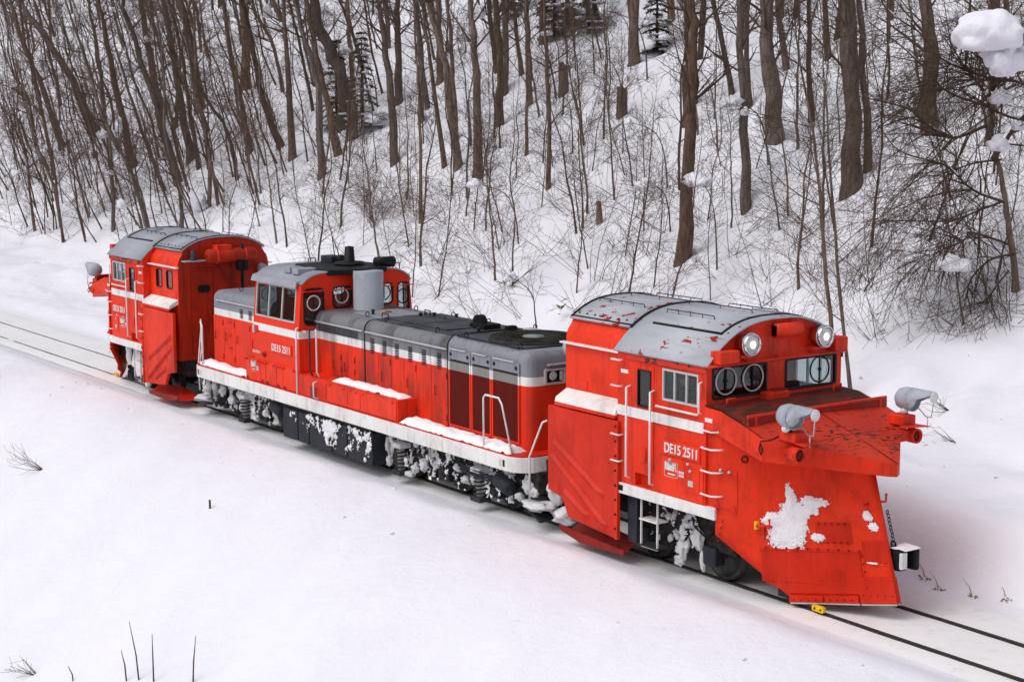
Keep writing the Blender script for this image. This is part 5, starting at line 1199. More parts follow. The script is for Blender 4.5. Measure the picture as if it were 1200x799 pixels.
CLUMPS = [
 (6.41, 10.39, 8.73, 0.742, 0.441, 1),
 (6.58, 10.48, 8.17, 0.459, 0.300, 1),
 (-48.40, 13.67, 6.19, 0.205, 0.450, 0),
 (-48.68, 12.99, 5.79, 0.245, 0.245, 0),
 (-51.88, 11.21, 4.94, 0.209, 0.250, 0),
 (-51.09, 9.46, 4.02, 0.246, 0.164, 0),
 (-44.82, 11.76, 4.16, 0.196, 0.156, 0),
 (-37.83, 9.36, 3.14, 0.250, 0.250, 0),
 (-54.24, 24.75, 12.06, 0.322, 0.506, 0),
 (-47.46, 22.42, 11.13, 0.470, 0.256, 0),
 (-40.47, 21.30, 9.68, 0.278, 0.317, 0),
 (-61.07, 20.66, 10.79, 0.239, 0.239, 0),
 (-60.63, 19.67, 9.22, 0.190, 0.190, 0),
 (-75.38, 24.58, 13.15, 0.381, 0.218, 0),
 (-57.77, 23.60, 11.43, 0.189, 0.189, 0),
 (-47.50, 24.49, 11.90, 0.259, 0.346, 0),
 (-38.13, 20.21, 9.58, 0.422, 0.269, 0),
 (-41.53, 21.33, 10.97, 0.280, 0.240, 0),
 (-39.10, 24.87, 11.90, 0.360, 0.240, 0),
 (-29.04, 21.56, 10.93, 0.280, 0.385, 0),
 (-36.64, 24.15, 11.16, 0.155, 0.349, 0),
 (-21.50, 22.26, 10.76, 0.290, 0.225, 0),
 (-17.91, 16.77, 7.72, 0.147, 0.147, 0),
 (-15.79, 19.71, 10.16, 0.204, 0.146, 0),
 (-18.52, 19.77, 10.54, 0.182, 0.151, 0),
 (-6.19, 14.76, 7.33, 0.361, 0.217, 0),
 (-5.28, 14.41, 7.07, 0.142, 0.142, 0),
 (-14.64, 20.74, 10.57, 0.145, 0.232, 0),
 (-4.44, 11.99, 5.25, 0.409, 0.250, 0),
 (-10.72, 14.65, 6.74, 0.156, 0.156, 0),
 (5.94, 9.81, 9.12, 0.159, 0.212, 1),
 (6.70, 10.48, 7.44, 0.247, 0.212, 1),
 (6.99, 10.75, 6.86, 0.177, 0.141, 1),
 (6.80, 10.38, 6.48, 0.247, 0.230, 1),
 (-3.71, 20.15, 9.79, 0.171, 0.122, 0),
 (6.54, 9.41, 4.02, 0.353, 0.230, 1),
 (-7.01, 12.31, 5.07, 0.334, 0.215, 0),
 (-6.60, 7.41, 2.80, 0.180, 0.157, 0),
 (-14.42, 11.52, 4.83, 0.267, 0.213, 0),
 (-35.37, 11.82, 3.17, 0.424, 0.424, 2),
 (-37.05, 11.81, 2.87, 0.361, 0.288, 2),
 (-10.90, 16.95, 8.52, 0.106, 0.080, 0),
 (-23.45, 20.85, 9.91, 0.261, 0.130, 0),
 (-17.45, 18.30, 9.09, 0.207, 0.118, 0),
]
SHRUBS = [(-20.67, 11.56), (-21.51, 13.11), (-15.8, 10.4), (-24.24, 13.31), (-24.83, 12.57), (-6.98, 7.98), (-8.63, 9.0), (-11.81, 10.77), (-8.71, 10.09), (-6.23, 9.99), (-8.08, 11.12), (-5.2, 10.93), (-7.67, 12.34), (-10.24, 13.75), (-11.06, 12.44), (-1.69, 10.24), (-2.11, 11.18), (-0.52, 10.87), (-0.66, 11.86), (1.56, 10.54), (2.65, 10.13), (2.62, 10.84), (4.42, 10.29), (2.0, 12.91), (0.83, 12.98), (4.83, 11.18), (6.18, 10.72), (7.89, 9.48), (2.4, 13.63), (4.2, 13.01), (-4.76, 12.66), (-5.03, 13.5), (-9.33, 14.65), (-12.36, 14.4), (-14.29, 14.51), (-15.32, 12.88), (-15.08, 12.05), (-16.96, 11.97), (-21.66, 10.77), (-24.89, 11.53), (-27.61, 11.56), (-29.39, 11.37), (-33.47, 12.26), (-36.28, 12.44), (-45.63, 10.76), (-47.46, 9.79), (-50.5, 9.63), (-45.42, 11.52), (-53.94, 11.31), (-54.28, 10.09), (-44.12, 12.24), (-50.34, 11.74), (-58.27, 11.97), (-55.25, 12.72), (-28.47, 12.75), (-17.9, 10.24), (-14.99, 10.69), (-11.98, 9.65), (-2.52, 12.14), (-2.21, 13.04), (-0.77, 12.55), (1.53, 11.69), (6.28, 11.69), (2.28, 14.66), (4.24, 14.13), (0.55, 14.46), (-15.47, 14.34), (-14.3, 12.83), (-23.45, 14.67)]
FIRS = [(-35.58, 18.45), (-36.91, 19.95), (-31.35, 17.29), (-26.75, 23.7), (-24.69, 23.86), (-20.92, 22.18), (-16.01, 19.61), (-17.58, 21.47), (-12.24, 23.37), (-27.25, 24.72), (-32.81, 16.49), (-53.73, 20.67), (-32.68, 25.73)]
FORE = [(5.73, -7.45), (4.63, -7.86), (4.41, -7.99), (4.93, -7.76), (2.78, -8.31), (0.27, -4.54), (-6.17, -5.52), (1.56, -8.51), (13.49, 1.94), (12.92, 1.83), (12.46, 2.05), (13.99, 2.12), (10.04, 5.63), (9.22, 6.33)]

# ------------------------------------------------------------------ trees and brush
def tvec(rnd): return Vector((rnd.gauss(0, 1), rnd.gauss(0, 1), rnd.gauss(0, 1))).normalized()
def twig(mb, p, d, ln, r, lev, rnd, lift=0.12, wig=0.22, kids=(3, 5), maxlev=2, rmin=0.0045):
    nseg = 4 if lev == 0 else 3; pts = [Vector(p)]; d = d.normalized(); rs = [r]
    for i in range(nseg):
        d = (d + tvec(rnd)*wig*0.6 + Vector((0, 0, lift*0.5))).normalized()
        pts.append(pts[-1] + d*ln/nseg); rs.append(max(rmin, r*(1-0.75*(i+1)/nseg)))
    mb.tube(pts, rs, 5 if r > 0.05 else 4 if r > 0.02 else 3, cap=False)
    if lev < maxlev:
        for k in range(rnd.randint(*kids)):
            t = rnd.uniform(0.25, 1.0)*nseg; i = min(nseg-1, int(t)); q = pts[i].lerp(pts[i+1], t-i)
            bd = (pts[i+1]-pts[i]).normalized(); side = bd.cross(tvec(rnd)).normalized()
            nd = (bd*rnd.uniform(0.5, 1.0) + side*rnd.uniform(0.5, 1.0)).normalized()
            twig(mb, q, nd, ln*rnd.uniform(0.38, 0.65), max(rmin, rs[i]*rnd.uniform(0.4, 0.62)), lev+1, rnd, lift, wig, kids, maxlev, rmin)
def trunk_mesh(path, r0, rnd, flare=1.35, sides=8):
    """path: points from the foot up; returns trunk MB and dense points with radii"""
    P = [Vector(p) for p in path]; dense = []
    n = len(P)
    for i in range(n-1):
        for k in range(4):
            t = k/4; p0 = P[max(0, i-1)]; p1 = P[i]; p2 = P[i+1]; p3 = P[min(n-1, i+2)]
            q = 0.5*((2*p1) + (p2-p0)*t + (2*p0-5*p1+4*p2-p3)*t*t + (3*p1-p0-3*p2+p3)*t*t*t); dense.append(q)
    dense.append(P[-1]); m = len(dense); tot = max(0.1, (P[-1]-P[0]).length)
    rs = []
    for i, q in enumerate(dense):
        h = (q-P[0]).length/tot; rr = r0*(1-0.72*h**1.2)*(1 + (flare-1)*math.exp(-h*18))*(1+0.10*rnd.uniform(-1, 1))
        rs.append(max(0.008, rr))
        if 0 < i: dense[i] = q + Vector((rnd.uniform(-1, 1), rnd.uniform(-1, 1), 0))*r0*0.35
    mb = MB().tube(dense, rs, sides, cap=False)
    return mb, dense, rs
def crown(mb, dense, rs, rnd, n, h0, ln, maxlev=2, kids=(3, 5), lift=0.12):
    m = len(dense)
    for k in range(n):
        f = h0 + (1-h0)*rnd.random()**0.85; i = min(m-2, int(f*(m-1))); p = dense[i].lerp(dense[i+1], rnd.random())
        up_ = (dense[i+1]-dense[i]).normalized(); side = up_.cross(tvec(rnd)).normalized()
        d = side*rnd.uniform(0.6, 1.0) + up_*rnd.uniform(0.3, 0.9)
        twig(mb, p, d, ln*rnd.uniform(0.5, 1.1)*(1-0.4*f), min(rs[i]*0.5, 0.05)*rnd.uniform(0.5, 1.0), 0, rnd, lift, 0.25, kids, maxlev)
    twig(mb, dense[-1], dense[-1]-dense[-2], ln*0.8, rs[-1], 0, rnd, lift, 0.2, kids, maxlev)
def build_tree(name, label, group, base, path, r0, seed, light=False, nb=14, h0=0.22, ln=2.2, maxlev=2, cat='tree', flare=1.35):
    rnd = random.Random(seed); x, y = base; z = gz(x, y) - 0.25
    t = empty(name, (x, y, z)); tag(t, label, cat, group)
    mb, dn, rs = trunk_mesh([Vector((0, 0, 0))] + [Vector(p) + Vector((0, 0, 0.25)) for p in path], r0, rnd, flare, 9 if r0 > 0.12 else 7)
    mb.build('trunk', 'bark_light' if light else 'bark', t, recalc=False)
    c = MB(); crown(c, dn, rs, rnd, nb, h0, ln, maxlev); c.build('crown', 'twig', t, recalc=False)
    return t
def extend(path, total):
    P = [Vector(p) for p in path]
    d = (P[-1] - (P[-2] if len(P) > 1 else Vector((0, 0, 0)))).normalized(); d = (d + Vector((0, 0, 0.25))).normalized()
    ln = P[-1].length
    if total > ln: P += [P[-1] + d*(total-ln)*0.5, P[-1] + (d+Vector((0, 0, 0.2))).normalized()*(total-ln)]
    return P
for k, (base, path, r0, light, lab) in enumerate(HEROES):
    tot = 6.5 + 22*r0
    build_tree('bare_tree', lab, 'bare trees one by one on the snowy slope', base, extend(path, tot), r0, 100+k, bool(light), int(16+34*r0), 0.16 if r0 < 0.1 else 0.22, 1.8+2.6*r0)
# variants copied through the wood
def make_variant(seed, h, r0, lean, nb, ln, light=False):
    rnd = random.Random(seed); P = [Vector((0, 0, 0))]
    for i in range(1, 6):
        f = i/5; P.append(Vector((rnd.uniform(-1, 1)*0.18*h*0.12, -lean*h*f**0.9 + rnd.uniform(-1, 1)*0.02*h, h*f)))
    mb, dn, rs = trunk_mesh(P, r0, rnd, 1.3, 6)
    c = MB(); crown(c, dn, rs, rnd, nb, 0.16, ln, 2, (2, 4))
    a, b = mb.mesh('trunk'), c.mesh('crown')
    a.materials.append(MATS['bark_light' if light else 'bark']); b.materials.append(MATS['twig' if seed % 3 else 'twig_red'])
    return a, b
VAR = [make_variant(500+i, h, r, le, nb, ln, li) for i, (h, r, le, nb, ln, li) in enumerate((
    (11, 0.078, 0.17, 30, 2.4, 0), (12, 0.095, 0.14, 30, 2.6, 0), (9, 0.052, 0.22, 30, 2.0, 0), (10, 0.10, 0.12, 28, 2.2, 0), (7, 0.042, 0.26, 28, 1.6, 0),
    (6, 0.045, 0.18, 24, 1.5, 0), (12, 0.14, 0.10, 30, 2.8, 0), (8, 0.06, 0.14, 28, 1.8, 1), (5, 0.03, 0.20, 24, 1.3, 0), (10, 0.085, 0.15, 30, 2.4, 0)))]
def place_variant(name, label, cat, group, mesh_pair, x, y, rz, sc, tilt=0.0):
    t = empty(name, (x, y, gz(x, y)-0.2)); t.rotation_euler = (tilt, 0, rz); t.scale = (sc, sc, sc); tag(t, label, cat, group)
    for n, me in zip(('trunk', 'crown'), mesh_pair):
        o = bpy.data.objects.new(n, me); COL.objects.link(o); o.parent = t
    return t
def frame_xy(p):
    """where a point of the slope shows in the photograph, as fractions of the frame"""
    d = Vector(p) - m.translation; w = d.dot(fw)
    return 0.5 + 2005/1200*d.dot(r2)/w, 0.5 - 2005/799*d.dot(u2)/w
LOOK = ['brown', 'stout', 'thin leaning', 'upright', 'whippy leaning', 'spindly', 'stout upright', 'pale', 'very thin', 'forked brown']
def zone(u, v):
    h = ('at left edge', 'left of far plow', 'above far plow', 'above locomotive cab', 'above locomotive hood', 'left of front plow', 'above front plow roof', 'above front windscreen', 'above front lamps', 'at right edge')[max(0, min(9, int(u*10)))]
    return h
rnd = random.Random(77); placed = [tuple(h[0]) for h in HEROES]
def free(x, y, d): return all((x-a)**2+(y-b)**2 > d*d for a, b in placed)
def scatter(count, draw, dist, choice, name, cat, rots, scl, tilts, tail, vmin=-0.02):
    n = 0; tries = 0
    while n < count and tries < 20000:
        tries += 1; x, y = draw()
        if not free(x, y, dist): continue
        u, v = frame_xy((x, y, gz(x, y)))
        if not (-0.02 < u < 1.03 and vmin < v < 0.6): continue
        placed.append((x, y)); n += 1; k = rnd.choice(choice); z = zone(u, v)
        hgt = 'low' if v > 0.28 else 'half way up' if v > 0.14 else 'high'
        place_variant(name, '%s bare %s %s on slope %s' % (LOOK[k], cat, hgt, z), cat, tail, VAR[k], x, y, rots(), scl(), tilts())
scatter(190, lambda: (-33 - 110*rnd.random()**1.1, 9.5 + 38*rnd.random()**1.2), 0.8, (0, 1, 2, 2, 2, 3, 4, 4, 4, 5, 7, 8, 8, 9), 'bare_tree', 'tree', lambda: rnd.gauss(0.0, 0.3), lambda: rnd.uniform(0.8, 1.2), lambda: rnd.gauss(0.05, 0.08), 'dense stand of leaning trees on the left slope')
scatter(95, lambda: (rnd.uniform(-70, -30), rnd.uniform(9.0, 17.5)), 0.45, (4, 4, 8, 8, 2), 'sapling', 'sapling', lambda: rnd.gauss(0.1, 0.5), lambda: rnd.uniform(0.6, 1.0), lambda: rnd.gauss(0.05, 0.1), 'thin saplings along the foot of the left slope')
scatter(42, lambda: (rnd.uniform(-34, 4), rnd.uniform(17.0, 36)), 1.2, (1, 3, 6, 6, 5, 8, 3), 'bare_tree', 'tree', lambda: rnd.gauss(0.1, 0.8), lambda: rnd.uniform(0.8, 1.15), lambda: rnd.gauss(-0.05, 0.05), 'trees along the upper slope')
scatter(105, lambda: (rnd.uniform(-30, 8), rnd.uniform(8.5, 17.5)), 0.8, (4, 5, 8, 8), 'sapling', 'sapling', lambda: rnd.uniform(0, 6.28), lambda: rnd.uniform(0.5, 0.95), lambda: rnd.gauss(-0.1, 0.12), 'saplings on the lower slope')
# the wood goes on outside the picture
for k in range(34):
    for q in range(40):
        x, y = (rnd.uniform(2, 26), rnd.uniform(10, 34)) if k < 22 else (rnd.uniform(-75, -40), rnd.uniform(9, 20))
        u, v = frame_xy((x, y, gz(x, y)))
        if free(x, y, 1.5) and (1.05 < u < 1.7 or -0.4 < u < -0.06): break
    else: continue
    placed.append((x, y)); i = rnd.choice((1, 3, 5, 6, 8))
    place_variant('bare_tree', '%s bare tree just outside the %s of the picture' % (LOOK[i], 'right' if u > 1 else 'left'), 'tree', 'trees outside the picture', VAR[i], x, y, rnd.gauss(0.1, 0.8), rnd.uniform(0.8, 1.15), rnd.gauss(-0.05, 0.05))
# many-stemmed brush
def make_shrub(seed, h, ns, spread, r=0.009):
    rnd = random.Random(seed); mb = MB(); lean = Vector((rnd.uniform(-0.5, 0.5), rnd.uniform(-0.7, 0.3), 0))
    for k in range(ns):
        a = rnd.uniform(0, 6.28); d = Vector((math.cos(a)*spread, math.sin(a)*spread, rnd.uniform(0.5, 1.2))) + lean
        twig(mb, (rnd.uniform(-0.15, 0.15), rnd.uniform(-0.15, 0.15), 0), d, h*rnd.uniform(0.5, 1.1), r*rnd.uniform(0.7, 1.4), 0, rnd, rnd.uniform(-0.22, 0.14), 0.28, (2, 4), 2, 0.0035)
    me = mb.mesh('stems'); me.materials.append(MATS['twig_red' if seed % 2 else 'twig']); return me
SHV = [make_shrub(900+i, *q) for i, q in enumerate(((2.4, 5, 0.6), (3.0, 4, 0.5), (1.6, 6, 0.9), (3.6, 4, 0.4), (2.0, 7, 1.0), (2.8, 5, 0.8)))]
rnd = random.Random(5); spots = list(SHRUBS)
while len(spots) < 108:
    bx, by = rnd.choice(SHRUBS); spots.append((bx + rnd.gauss(0, 1.6), max(7.2, by + rnd.gauss(0, 1.3))))
for k in range(28): spots.append((rnd.uniform(-30, 9), 6.9 + 3.6*rnd.random()))
for x, y in spots:
    s = empty('shrub', (x, y, gz(x, y)-0.06), rnd.uniform(0, 6.28)); k = rnd.uniform(0.6, 1.15); s.scale = (k, k, k)
    q = rnd.randrange(6); u, v = frame_xy((x, y, gz(x, y))); hgt = 'low' if v > 0.34 else 'half way up' if v > 0.26 else 'high'
    tag(s, '%s leafless brush %s on slope %s' % (('open', 'tall', 'small', 'tall sparse', 'wide low', 'spreading')[q], hgt, zone(u, v)), 'shrub', 'leafless brush on the slope')
    o = bpy.data.objects.new('stems', SHV[q]); COL.objects.link(o); o.parent = s
# tangled bush above the locomotive hood
for k, (x, y) in enumerate(((-20.7, 11.6), (-21.9, 12.3), (-19.6, 11.2))):
    t = empty('tangled_bush', (x, y, gz(x, y)-0.1)); tag(t, 'dense tangled brown bush on the slope above the locomotive hood', 'bush', 'tangled bush above the locomotive')
    rr = random.Random(40+k); mb = MB()
    for q in range(13): twig(mb, (rr.uniform(-.4, .4), rr.uniform(-.4, .4), 0), Vector((rr.gauss(0, .7), rr.gauss(0, .7), 1)), rr.uniform(1.2, 2.8), 0.010, 0, rr, -0.15, 0.4, (3, 5), 2, 0.004)
    mb.build('stems', 'twig_red', t, recalc=False)
# spreading tree at the right
x, y = SPREAD_BASE; z0 = gz(x, y)
t = empty('spreading_tree', (x, y, z0)); tag(t, 'tangled tree with long drooping branches at the right edge, carrying snow', 'tree')
rr = random.Random(8)
mb, dn, rs = trunk_mesh([Vector((0, 0, -0.3))] + [Vector(p) for p in SPREAD[0][0][1:]], SPREAD[0][1]*1.3, rr, 1.3, 8); mb.build('trunk', 'bark', t, recalc=False)
for path, r in SPREAD[1:]:
    mb = MB(); P = [Vector(p) + Vector((rr.gauss(0, .15), rr.gauss(0, .15), 0)) for p in path]; b, dn, rs = trunk_mesh(P, r, rr, 1.0, 5); mb.add(b.v, b.f, True)
    thin = r < 0.012
    for k in range(8 if thin else 28):
        i = rr.randrange(2, len(dn)-1); up_ = (dn[i+1]-dn[i]).normalized(); d = up_*0.7 + up_.cross(tvec(rr)).normalized()
        twig(mb, dn[i], d, rr.uniform(0.4, 0.9) if thin else rr.uniform(0.8, 2.2), min(rs[i]*0.7, 0.022) if not thin else 0.006, 0, rr, -0.18 if r < 0.06 else 0.05, 0.35, (3, 5), 1 if thin else 2, 0.004)
    mb.build('branch', 'twig' if r < 0.06 else 'bark', t, recalc=False)
    if r > 0.028:
        for k in range(2, len(dn)-3, 4):
            if rr.random() < 0.75 and abs((dn[k+2]-dn[k]).normalized().z) < 0.75:
                q = [dn[k+i] + Vector((0, 0, rs[k+i]*0.8)) for i in range(3)]; w_ = rs[k]*0.9 + 0.012
                MB().tube(q, [0.006, w_*rr.uniform(0.7, 1.2), 0.006], 6).build('branch_snow', 'snow', t, recalc=False)
# snow caught on branches
for k, (x, y, z, a, b, kind) in enumerate(CLUMPS):
    mb = MB(); rr = random.Random(k)
    if kind == 1: x, y, z, a, b = [q*(0.93 if k < 2 else 0.985) + w*(0.07 if k < 2 else 0.015) for q, w in zip((x, y, z), m.translation)] + [a*0.97, b*0.97]
    elif kind == 0: x, y, z, a, b = [q*0.95 + w*0.05 for q, w in zip((x, y, z), m.translation)] + [a, b]
    if kind == 1 and a > 0.6:
        mb.blob((0, 0, 0), (a, a*0.85, b*1.15), 1.7, 4, 0.20, 0.5)
        lab = 'big rounded cap of snow on the branches at the top right'
    elif k == 1:
        mb.blob((0, 0, 0), (a*0.95, a*0.75, b*1.3), 2.9, 4, 0.5, 0.9); lab = 'lump of snow hanging below the big snow cap at the top right'
    else:
        mb.blob((0, 0, 0), (a*0.9, a*0.75, b*0.85), k*1.9, 3, 0.55, 0.5)
        u, v = frame_xy((x, y, z)); lab = '%s clump of snow on bare branches, %s, %s' % ('tiny' if a < 0.2 else 'small' if a < 0.32 else 'broad', zone(u, v), 'near top' if v < 0.1 else 'half way up' if v < 0.25 else 'low down')
    if k == 1: x += 0.10; y += 0.12; z += 0.10
    o = mb.build('snow_clump', 'snow', recalc=False); o.location = (x, y, z)
    tag(o, lab, 'snow clump', 'snow clumps caught on branches' if k > 1 else None)
    if kind == 0:
        zg = gz(x, y); h = z - zg
        if h > 0.4:
            s = empty('snagged_sapling', (x+0.4*rr.uniform(-1, 1), y+0.3, 0)); zb = gz(s.location.x, s.location.y)-0.1; s.location.z = zb
            u, v = frame_xy((x, y, z)); tag(s, 'sapling bent under snow %s, %s' % (zone(u, v), 'near top' if v < 0.1 else 'half way up' if v < 0.25 else 'low down'), 'sapling', 'saplings bent under snow clumps')
            tp = Vector((x, y, z)) - s.location
            a_ = rr.uniform(-1.2, 1.2); off = Vector((math.cos(a_+3.8), math.sin(a_+3.8), 0))*min(1.4, 0.45*h)
            s.location.x -= off.x; s.location.y -= off.y; s.location.z = gz(s.location.x, s.location.y)-0.1; tp = Vector((x, y, z)) - s.location
            c = MB(); P_ = [Vector((0, 0, 0)), Vector((off.x*0.08, off.y*0.08, tp.z*0.45)), Vector((off.x*0.40, off.y*0.40, tp.z*0.85)), tp, tp + off*0.45 + Vector((0, 0, -0.08*h))]
            b_, dn, rs = trunk_mesh(P_, 0.014+0.006*h, rr, 1.1, 5); c.add(b_.v, b_.f, True); c.build('stem', 'bark', s, recalc=False)
            c = MB(); crown(c, dn, rs, rr, 12, 0.3, 1.1, 1, (2, 4)); c.build('branches', 'twig', s, recalc=False)
# firs
def make_fir(seed, h):
    rnd = random.Random(seed); tr = MB().tube([(0, 0, 0), (0, 0, h*0.5), (0, 0, h)], [0.02*h, 0.014*h, 0.004], 6, cap=False)
    f = MB(); sn = MB(); z = h*0.12
    while z < h*0.98:
        ln = ((1-z/h)*h*0.27 + 0.15)*rnd.uniform(0.6, 1.15); nb = rnd.randint(3, 7)
        for k in range(nb):
            a = rnd.uniform(0, 6.28); L_ = ln*rnd.uniform(0.7, 1.1); d = Vector((math.cos(a), math.sin(a), 0)); sd_ = Vector((-d.y, d.x, 0))
            for q in range(14):
                t_ = (q+0.5)/14; c = d*L_*t_ + Vector((0, 0, z - 0.35*L_*t_*t_ + rnd.uniform(-.03, .03)))
                w = 0.16*(1-0.4*t_)*rnd.uniform(0.7, 1.3)
                for s in (-1, 1):
                    e = c + sd_*s*w*1.5 + d*w*0.7 + Vector((0, 0, -0.05+rnd.uniform(-.05, .03)))
                    f.add([c-d*0.035, c+d*0.035, e+d*0.03, e-d*0.02], [(0, 1, 2, 3)])
            if rnd.random() < 0.45: sn.blob(d*L_*0.65+Vector((0, 0, z-0.10*L_)), (0.22*ln+0.06, 0.18*ln+0.05, 0.06), rnd.random()*50, 2, 0.35)
        z += h*0.052
    a, b, c = tr.mesh('trunk'), f.mesh('needles'), sn.mesh('snow_load')
    a.materials.append(MATS['bark']); b.materials.append(MATS['needle']); c.materials.append(MATS['snow']); return a, b, c
FV = [make_fir(60, 4.0), make_fir(61, 5.5)]
for k, (x, y) in enumerate([FIRS[q] for q in (0, 2, 3, 4, 7, 9, 12)]):
    s = empty('fir_tree', (x, y, gz(x, y)-0.3), k*1.3); kk = 0.75 + 0.35*random.Random(k).random(); s.scale = (kk, kk, kk)
    u, v = frame_xy((x, y, gz(x, y))); tag(s, 'dark green snowy fir %s, %s' % (zone(u, v), 'at the top edge' if v < 0.08 else 'half way up the slope'), 'fir', 'dark firs on the upper slope')
    for n_, me in zip(('trunk', 'needles', 'snow_load'), FV[k % 2]):
        o = bpy.data.objects.new(n_, me); COL.objects.link(o); o.parent = s
        if n_ == 'snow_load': o['kind'] = 'stuff'
# broken stumps
for k, (x, y, h, r, lab) in enumerate(((-19.3, 18.6, 1.1, 0.17, 'broken pale stump at mid slope beside the pale trunk'), (-14.2, 17.2, 0.9, 0.17, 'broken pale stump standing alone at upper mid slope'), (-8.6, 11.9, 0.5, 0.09, 'short broken stump on the slope behind the front snowplow car roof'), (-31.0, 16.6, 1.4, 0.2, 'pale broken stump beside the small fir'))):
    st = empty('broken_stump', (x, y, gz(x, y)-0.15)); tag(st, lab, 'stump')
    rr = random.Random(k+3); mb = MB(); nS = 10
    vs = []
    for lv, f in enumerate((0, 0.5, 1.0)):
        for j in range(nS):
            a = 2*math.pi*j/nS; q = r*(1.2-0.25*f)*(1+0.1*rr.uniform(-1, 1)); vs.append((q*math.cos(a), q*math.sin(a), h*f + (0.15+rr.uniform(-.2, .2) if lv == 2 else 0.15)))
    mb.add(vs, [(l*nS+j, l*nS+(j+1) % nS, (l+1)*nS+(j+1) % nS, (l+1)*nS+j) for l in range(2) for j in range(nS)] + [tuple(2*nS+j for j in range(nS))], True)
    mb.build('wood', 'bark_light', st, recalc=False)
# foreground sticks, twigs, grass
for k, ((x, y), pts, lab) in enumerate(zip(FORE[:5], ([(0, 0, -.4), (.05, .02, 0.35), (.12, .04, 0.78)], [(0, 0, -.4), (-.08, -.03, 0.4), (-.2, -.08, 0.95)], [(0, 0, -.4), (-.06, -.02, 0.25), (-.12, -.05, 0.5)], [(0, 0, -.4), (0, 0, 0.4), (0.0, 0.0, 0.8)], [(0, 0, -.4), (-.03, -.01, 0.1), (-.12, -.05, 0.24)]),
        ('bare stick in the snow at the bottom edge, rightmost of the group', 'longest bare stick at the bottom edge', 'shorter bare stick leaning left at the bottom edge', 'straight bare stick between two leaning sticks at the bottom edge', 'shortest stick tip at the bottom left edge'))):
    o = MB().tube(pts, [0.016, 0.012, 0.005], 5).build('stick', 'twig', None, recalc=False); o.location = (x, y, gz(x, y)); tag(o, lab, 'stick')
x, y = FORE[5]; o = MB().tube([(0, 0, -0.1), (0.01, 0, 0.08), (0.0, 0.0, 0.17)], 0.022, 5).build('stick', 'twig', None, recalc=False); o.location = (x, y, gz(x, y)); tag(o, 'tiny dark stub of a stick alone in the smooth foreground snow', 'stick')
for k, (i, lab, sc) in enumerate(((6, 'fan of fine twigs at the left edge of the foreground snow', 0.9), (7, 'small twig sprig in the bottom left corner', 0.6), (12, 'dead twig on the lumpy snow right of the front plow', 0.5), (13, 'dead twig below the drooping tree', 0.5))):
    x, y = FORE[i]; rr = random.Random(k+20); mb = MB()
    for q in range(7): twig(mb, (0, 0, -0.05), Vector((-0.9 + rr.gauss(0, .3), -0.9+rr.gauss(0, .3), rr.uniform(0.1, 0.9))), sc*rr.uniform(0.6, 1.1), 0.010, 0, rr, 0.05, 0.25, (1, 3), 1, 0.003)
    o = mb.build('twig_sprig', 'twig', None, recalc=False); o.location = (x, y, gz(x, y)); tag(o, lab, 'twig')
for k, i in enumerate((8, 9, 10, 11)):
    x, y = FORE[i]; rr = random.Random(k+50); mb = MB()
    for q in range(26 if k != 1 else 40):
        a = rr.uniform(0, 6.28); b = Vector((math.cos(a)*0.06*rr.random(), math.sin(a)*0.06*rr.random(), -0.03)); d = Vector((rr.gauss(0.5, .5), rr.gauss(-0.3, .5), rr.uniform(0.15, 0.7))).normalized()*rr.uniform(0.05, 0.17)
        w = Vector((-d.y, d.x, 0)).normalized()*0.004
        mb.add([b-w, b+w, b+d*0.6+w*0.8+Vector((0, 0, 0.01)), b+d+Vector((0, 0, -0.03))], [(0, 1, 2), (0, 2, 3)])
    mb.tube([(0, 0, -0.02), (-0.15, 0.1, 0.10), (-0.38, 0.22, 0.16)], [0.008, 0.006, 0.003], 4)
    o = mb.build('grass_tuft', 'straw', None, recalc=False); o.location = (x, y, gz(x, y)); tag(o, ('dry grass tuft, longest, in the bank right of the plow', 'pale dense grass tuft in the bank right of the plow', 'small dry grass tip nearest the plow in the snow bank', 'dry grass tip at the far right of the snow bank')[k], 'grass tuft')
# bamboo-grass leaves poking out
for k, (x, y) in enumerate(((-38.6, 11.2), (-34.0, 11.4), (-31.0, 11.0), (-8.6, 8.6), (-5.5, 8.2), (-28.6, 13.5), (-16.5, 10.4), (2.0, 8.6))):
    rr = random.Random(k+70); s = empty('leaf_sprig', (x, y, gz(x, y)-0.02)); tag(s, 'green bamboo grass leaves poking out of the snow', 'leaves', 'green leaves on the slope')
    for q in range(5):
        a = rr.uniform(0, 6.28); d = Vector((math.cos(a), math.sin(a), rr.uniform(0.1, 0.9))).normalized()*rr.uniform(0.25, 0.45); w = Vector((-d.y, d.x, 0)).normalized()*0.04; h = Vector((0, 0, rr.uniform(0.1, 0.5)))
        MB().add([h, h+d*0.4+w, h+d-Vector((0, 0, 0.08)), h+d*0.4-w], [(0, 1, 2), (0, 2, 3)]).build('leaf', 'leaf', s, recalc=False)

# things that still share a label are told apart by their order from left to right
ORD = ('leftmost', 'second', 'third', 'fourth', 'fifth', 'sixth', 'seventh', 'eighth', 'ninth', 'tenth', 'eleventh', 'twelfth', 'thirteenth', 'fourteenth', 'fifteenth', 'sixteenth')
same = {}
bpy.context.view_layer.update()
for o in COL.objects:
    if o.parent is None and 'label' in o: same.setdefault(o['label'], []).append(o)
for lab, obs in same.items():
    if len(obs) < 2: continue
    obs.sort(key=lambda o: frame_xy(o.location)[0])
    for i, o in enumerate(obs[:16]):
        o['label'] = lab + (', leftmost' if i == 0 else ', rightmost' if i == len(obs)-1 else ', %s from left' % ORD[i])

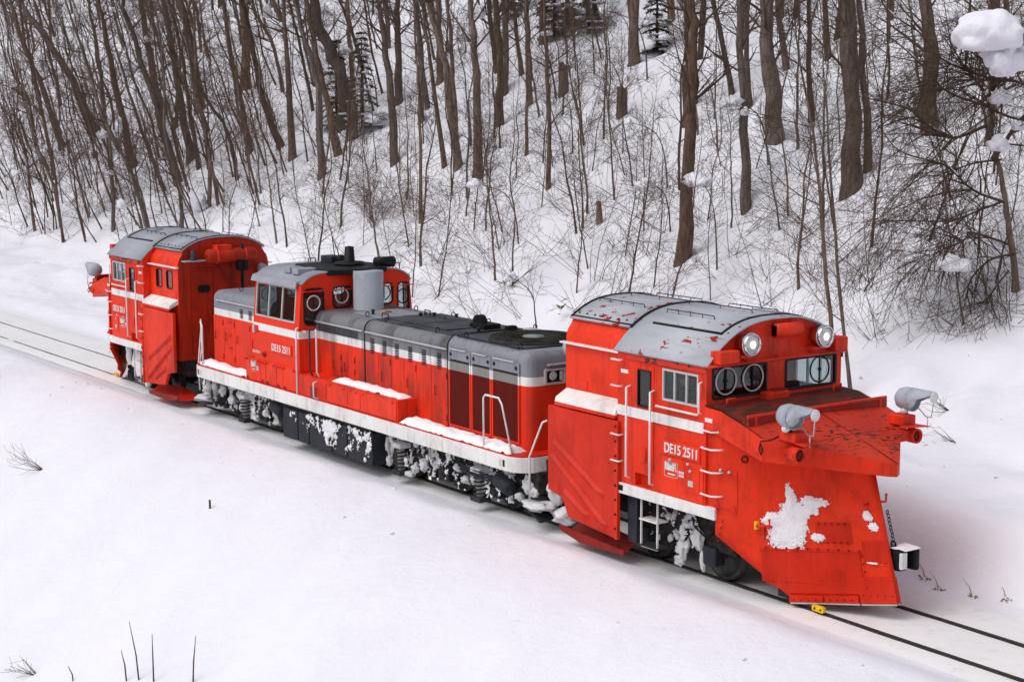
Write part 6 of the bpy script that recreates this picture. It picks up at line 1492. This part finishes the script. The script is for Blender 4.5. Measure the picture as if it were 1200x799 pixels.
# ------------------------------------------------------------------ crew and small things seen through the cab glass
def person(label, loc, rz, reach):
    t = empty('person', loc, rz); tag(t, label, 'person')
    J = [(0, 0, 0.12), (0.02, 0, 0.30), (0.05, 0, 0.50), (0.06, 0, 0.60), (0.08, 0, 0.70), (0.09, 0, 0.80),
         (0.05, 0.19, 0.48), (0.14, 0.25, 0.24), reach, (0.05, -0.19, 0.48), (0.12, -0.26, 0.24), (0.36, -0.16, 0.22),
         (0.12, 0.10, 0.08), (0.44, 0.12, 0.10), (0.46, 0.12, -0.30), (0.12, -0.10, 0.08), (0.44, -0.12, 0.10), (0.46, -0.12, -0.30), (0.56, 0.12, -0.33), (0.56, -0.12, -0.33)]
    E_ = [(0,1),(1,2),(2,3),(3,4),(4,5),(2,6),(6,7),(7,8),(2,9),(9,10),(10,11),(0,12),(12,13),(13,14),(0,15),(15,16),(16,17),(14,18),(17,19)]
    Rr = [.15,.15,.16,.06,.10,.085,.075,.06,.042,.075,.06,.042,.10,.075,.055,.10,.075,.055,.045,.045]
    me = bpy.data.meshes.new('body'); me.from_pydata(J, E_, []); o = link('body', me, 'cloth_dark', t)
    sk = o.modifiers.new('skin', 'SKIN')
    for i, d in enumerate(me.skin_vertices[0].data): d.radius = (Rr[i], Rr[i]); d.use_root = (i == 0)
    ss = o.modifiers.new('sub', 'SUBSURF'); ss.levels = ss.render_levels = 1; sk.use_smooth_shade = True
    MB().blob((0.10, 0, 0.76), (0.095, 0.078, 0.115), 3, 3, 0.04).build('head', 'skin', t, recalc=False)
    MB().lathe((0.09, 0, 0.80), (0, 0, 1), [(0, 0.11), (0.05, 0.112), (0.10, 0.09), (0.12, 0)], 16).build('cap', 'cloth_dark', t)
    g = Vector(reach); mb = MB().blob(g + Vector((0.03, 0, 0.0)), (0.05, 0.045, 0.03), 1, 2, 0.1)
    for k in range(4): mb.tube([g+Vector((0.05, -0.03+0.02*k, 0)), g+Vector((0.10, -0.032+0.021*k, 0.0)), g+Vector((0.12, -0.032+0.021*k, -0.04))], 0.010, 5)
    mb.tube([g+Vector((0.02, 0.04, 0)), g+Vector((0.06, 0.065, -0.01))], 0.011, 5)
    mb.build('glove', 'glove', t, recalc=False)
person('crew member in dark clothing and white gloves seated inside the front plow cab window', (7.36+2.62, -0.95, 2.36), 0.0, (0.40, 0.10, 0.30))
person('crew member in dark clothing seated inside the locomotive cab side window', (-3.0, -0.75, 2.16), -0.6, (0.36, 0.12, 0.28))
o = MB().blob((0, 0, 0), (0.10, 0.16, 0.07), 2.2, 3, 0.3).build('yellow_bag', 'yellow', recalc=False); o.location = (7.36+3.60, -1.12, 2.93); tag(o, 'yellow bag lying behind the front plow windscreen', 'bag')
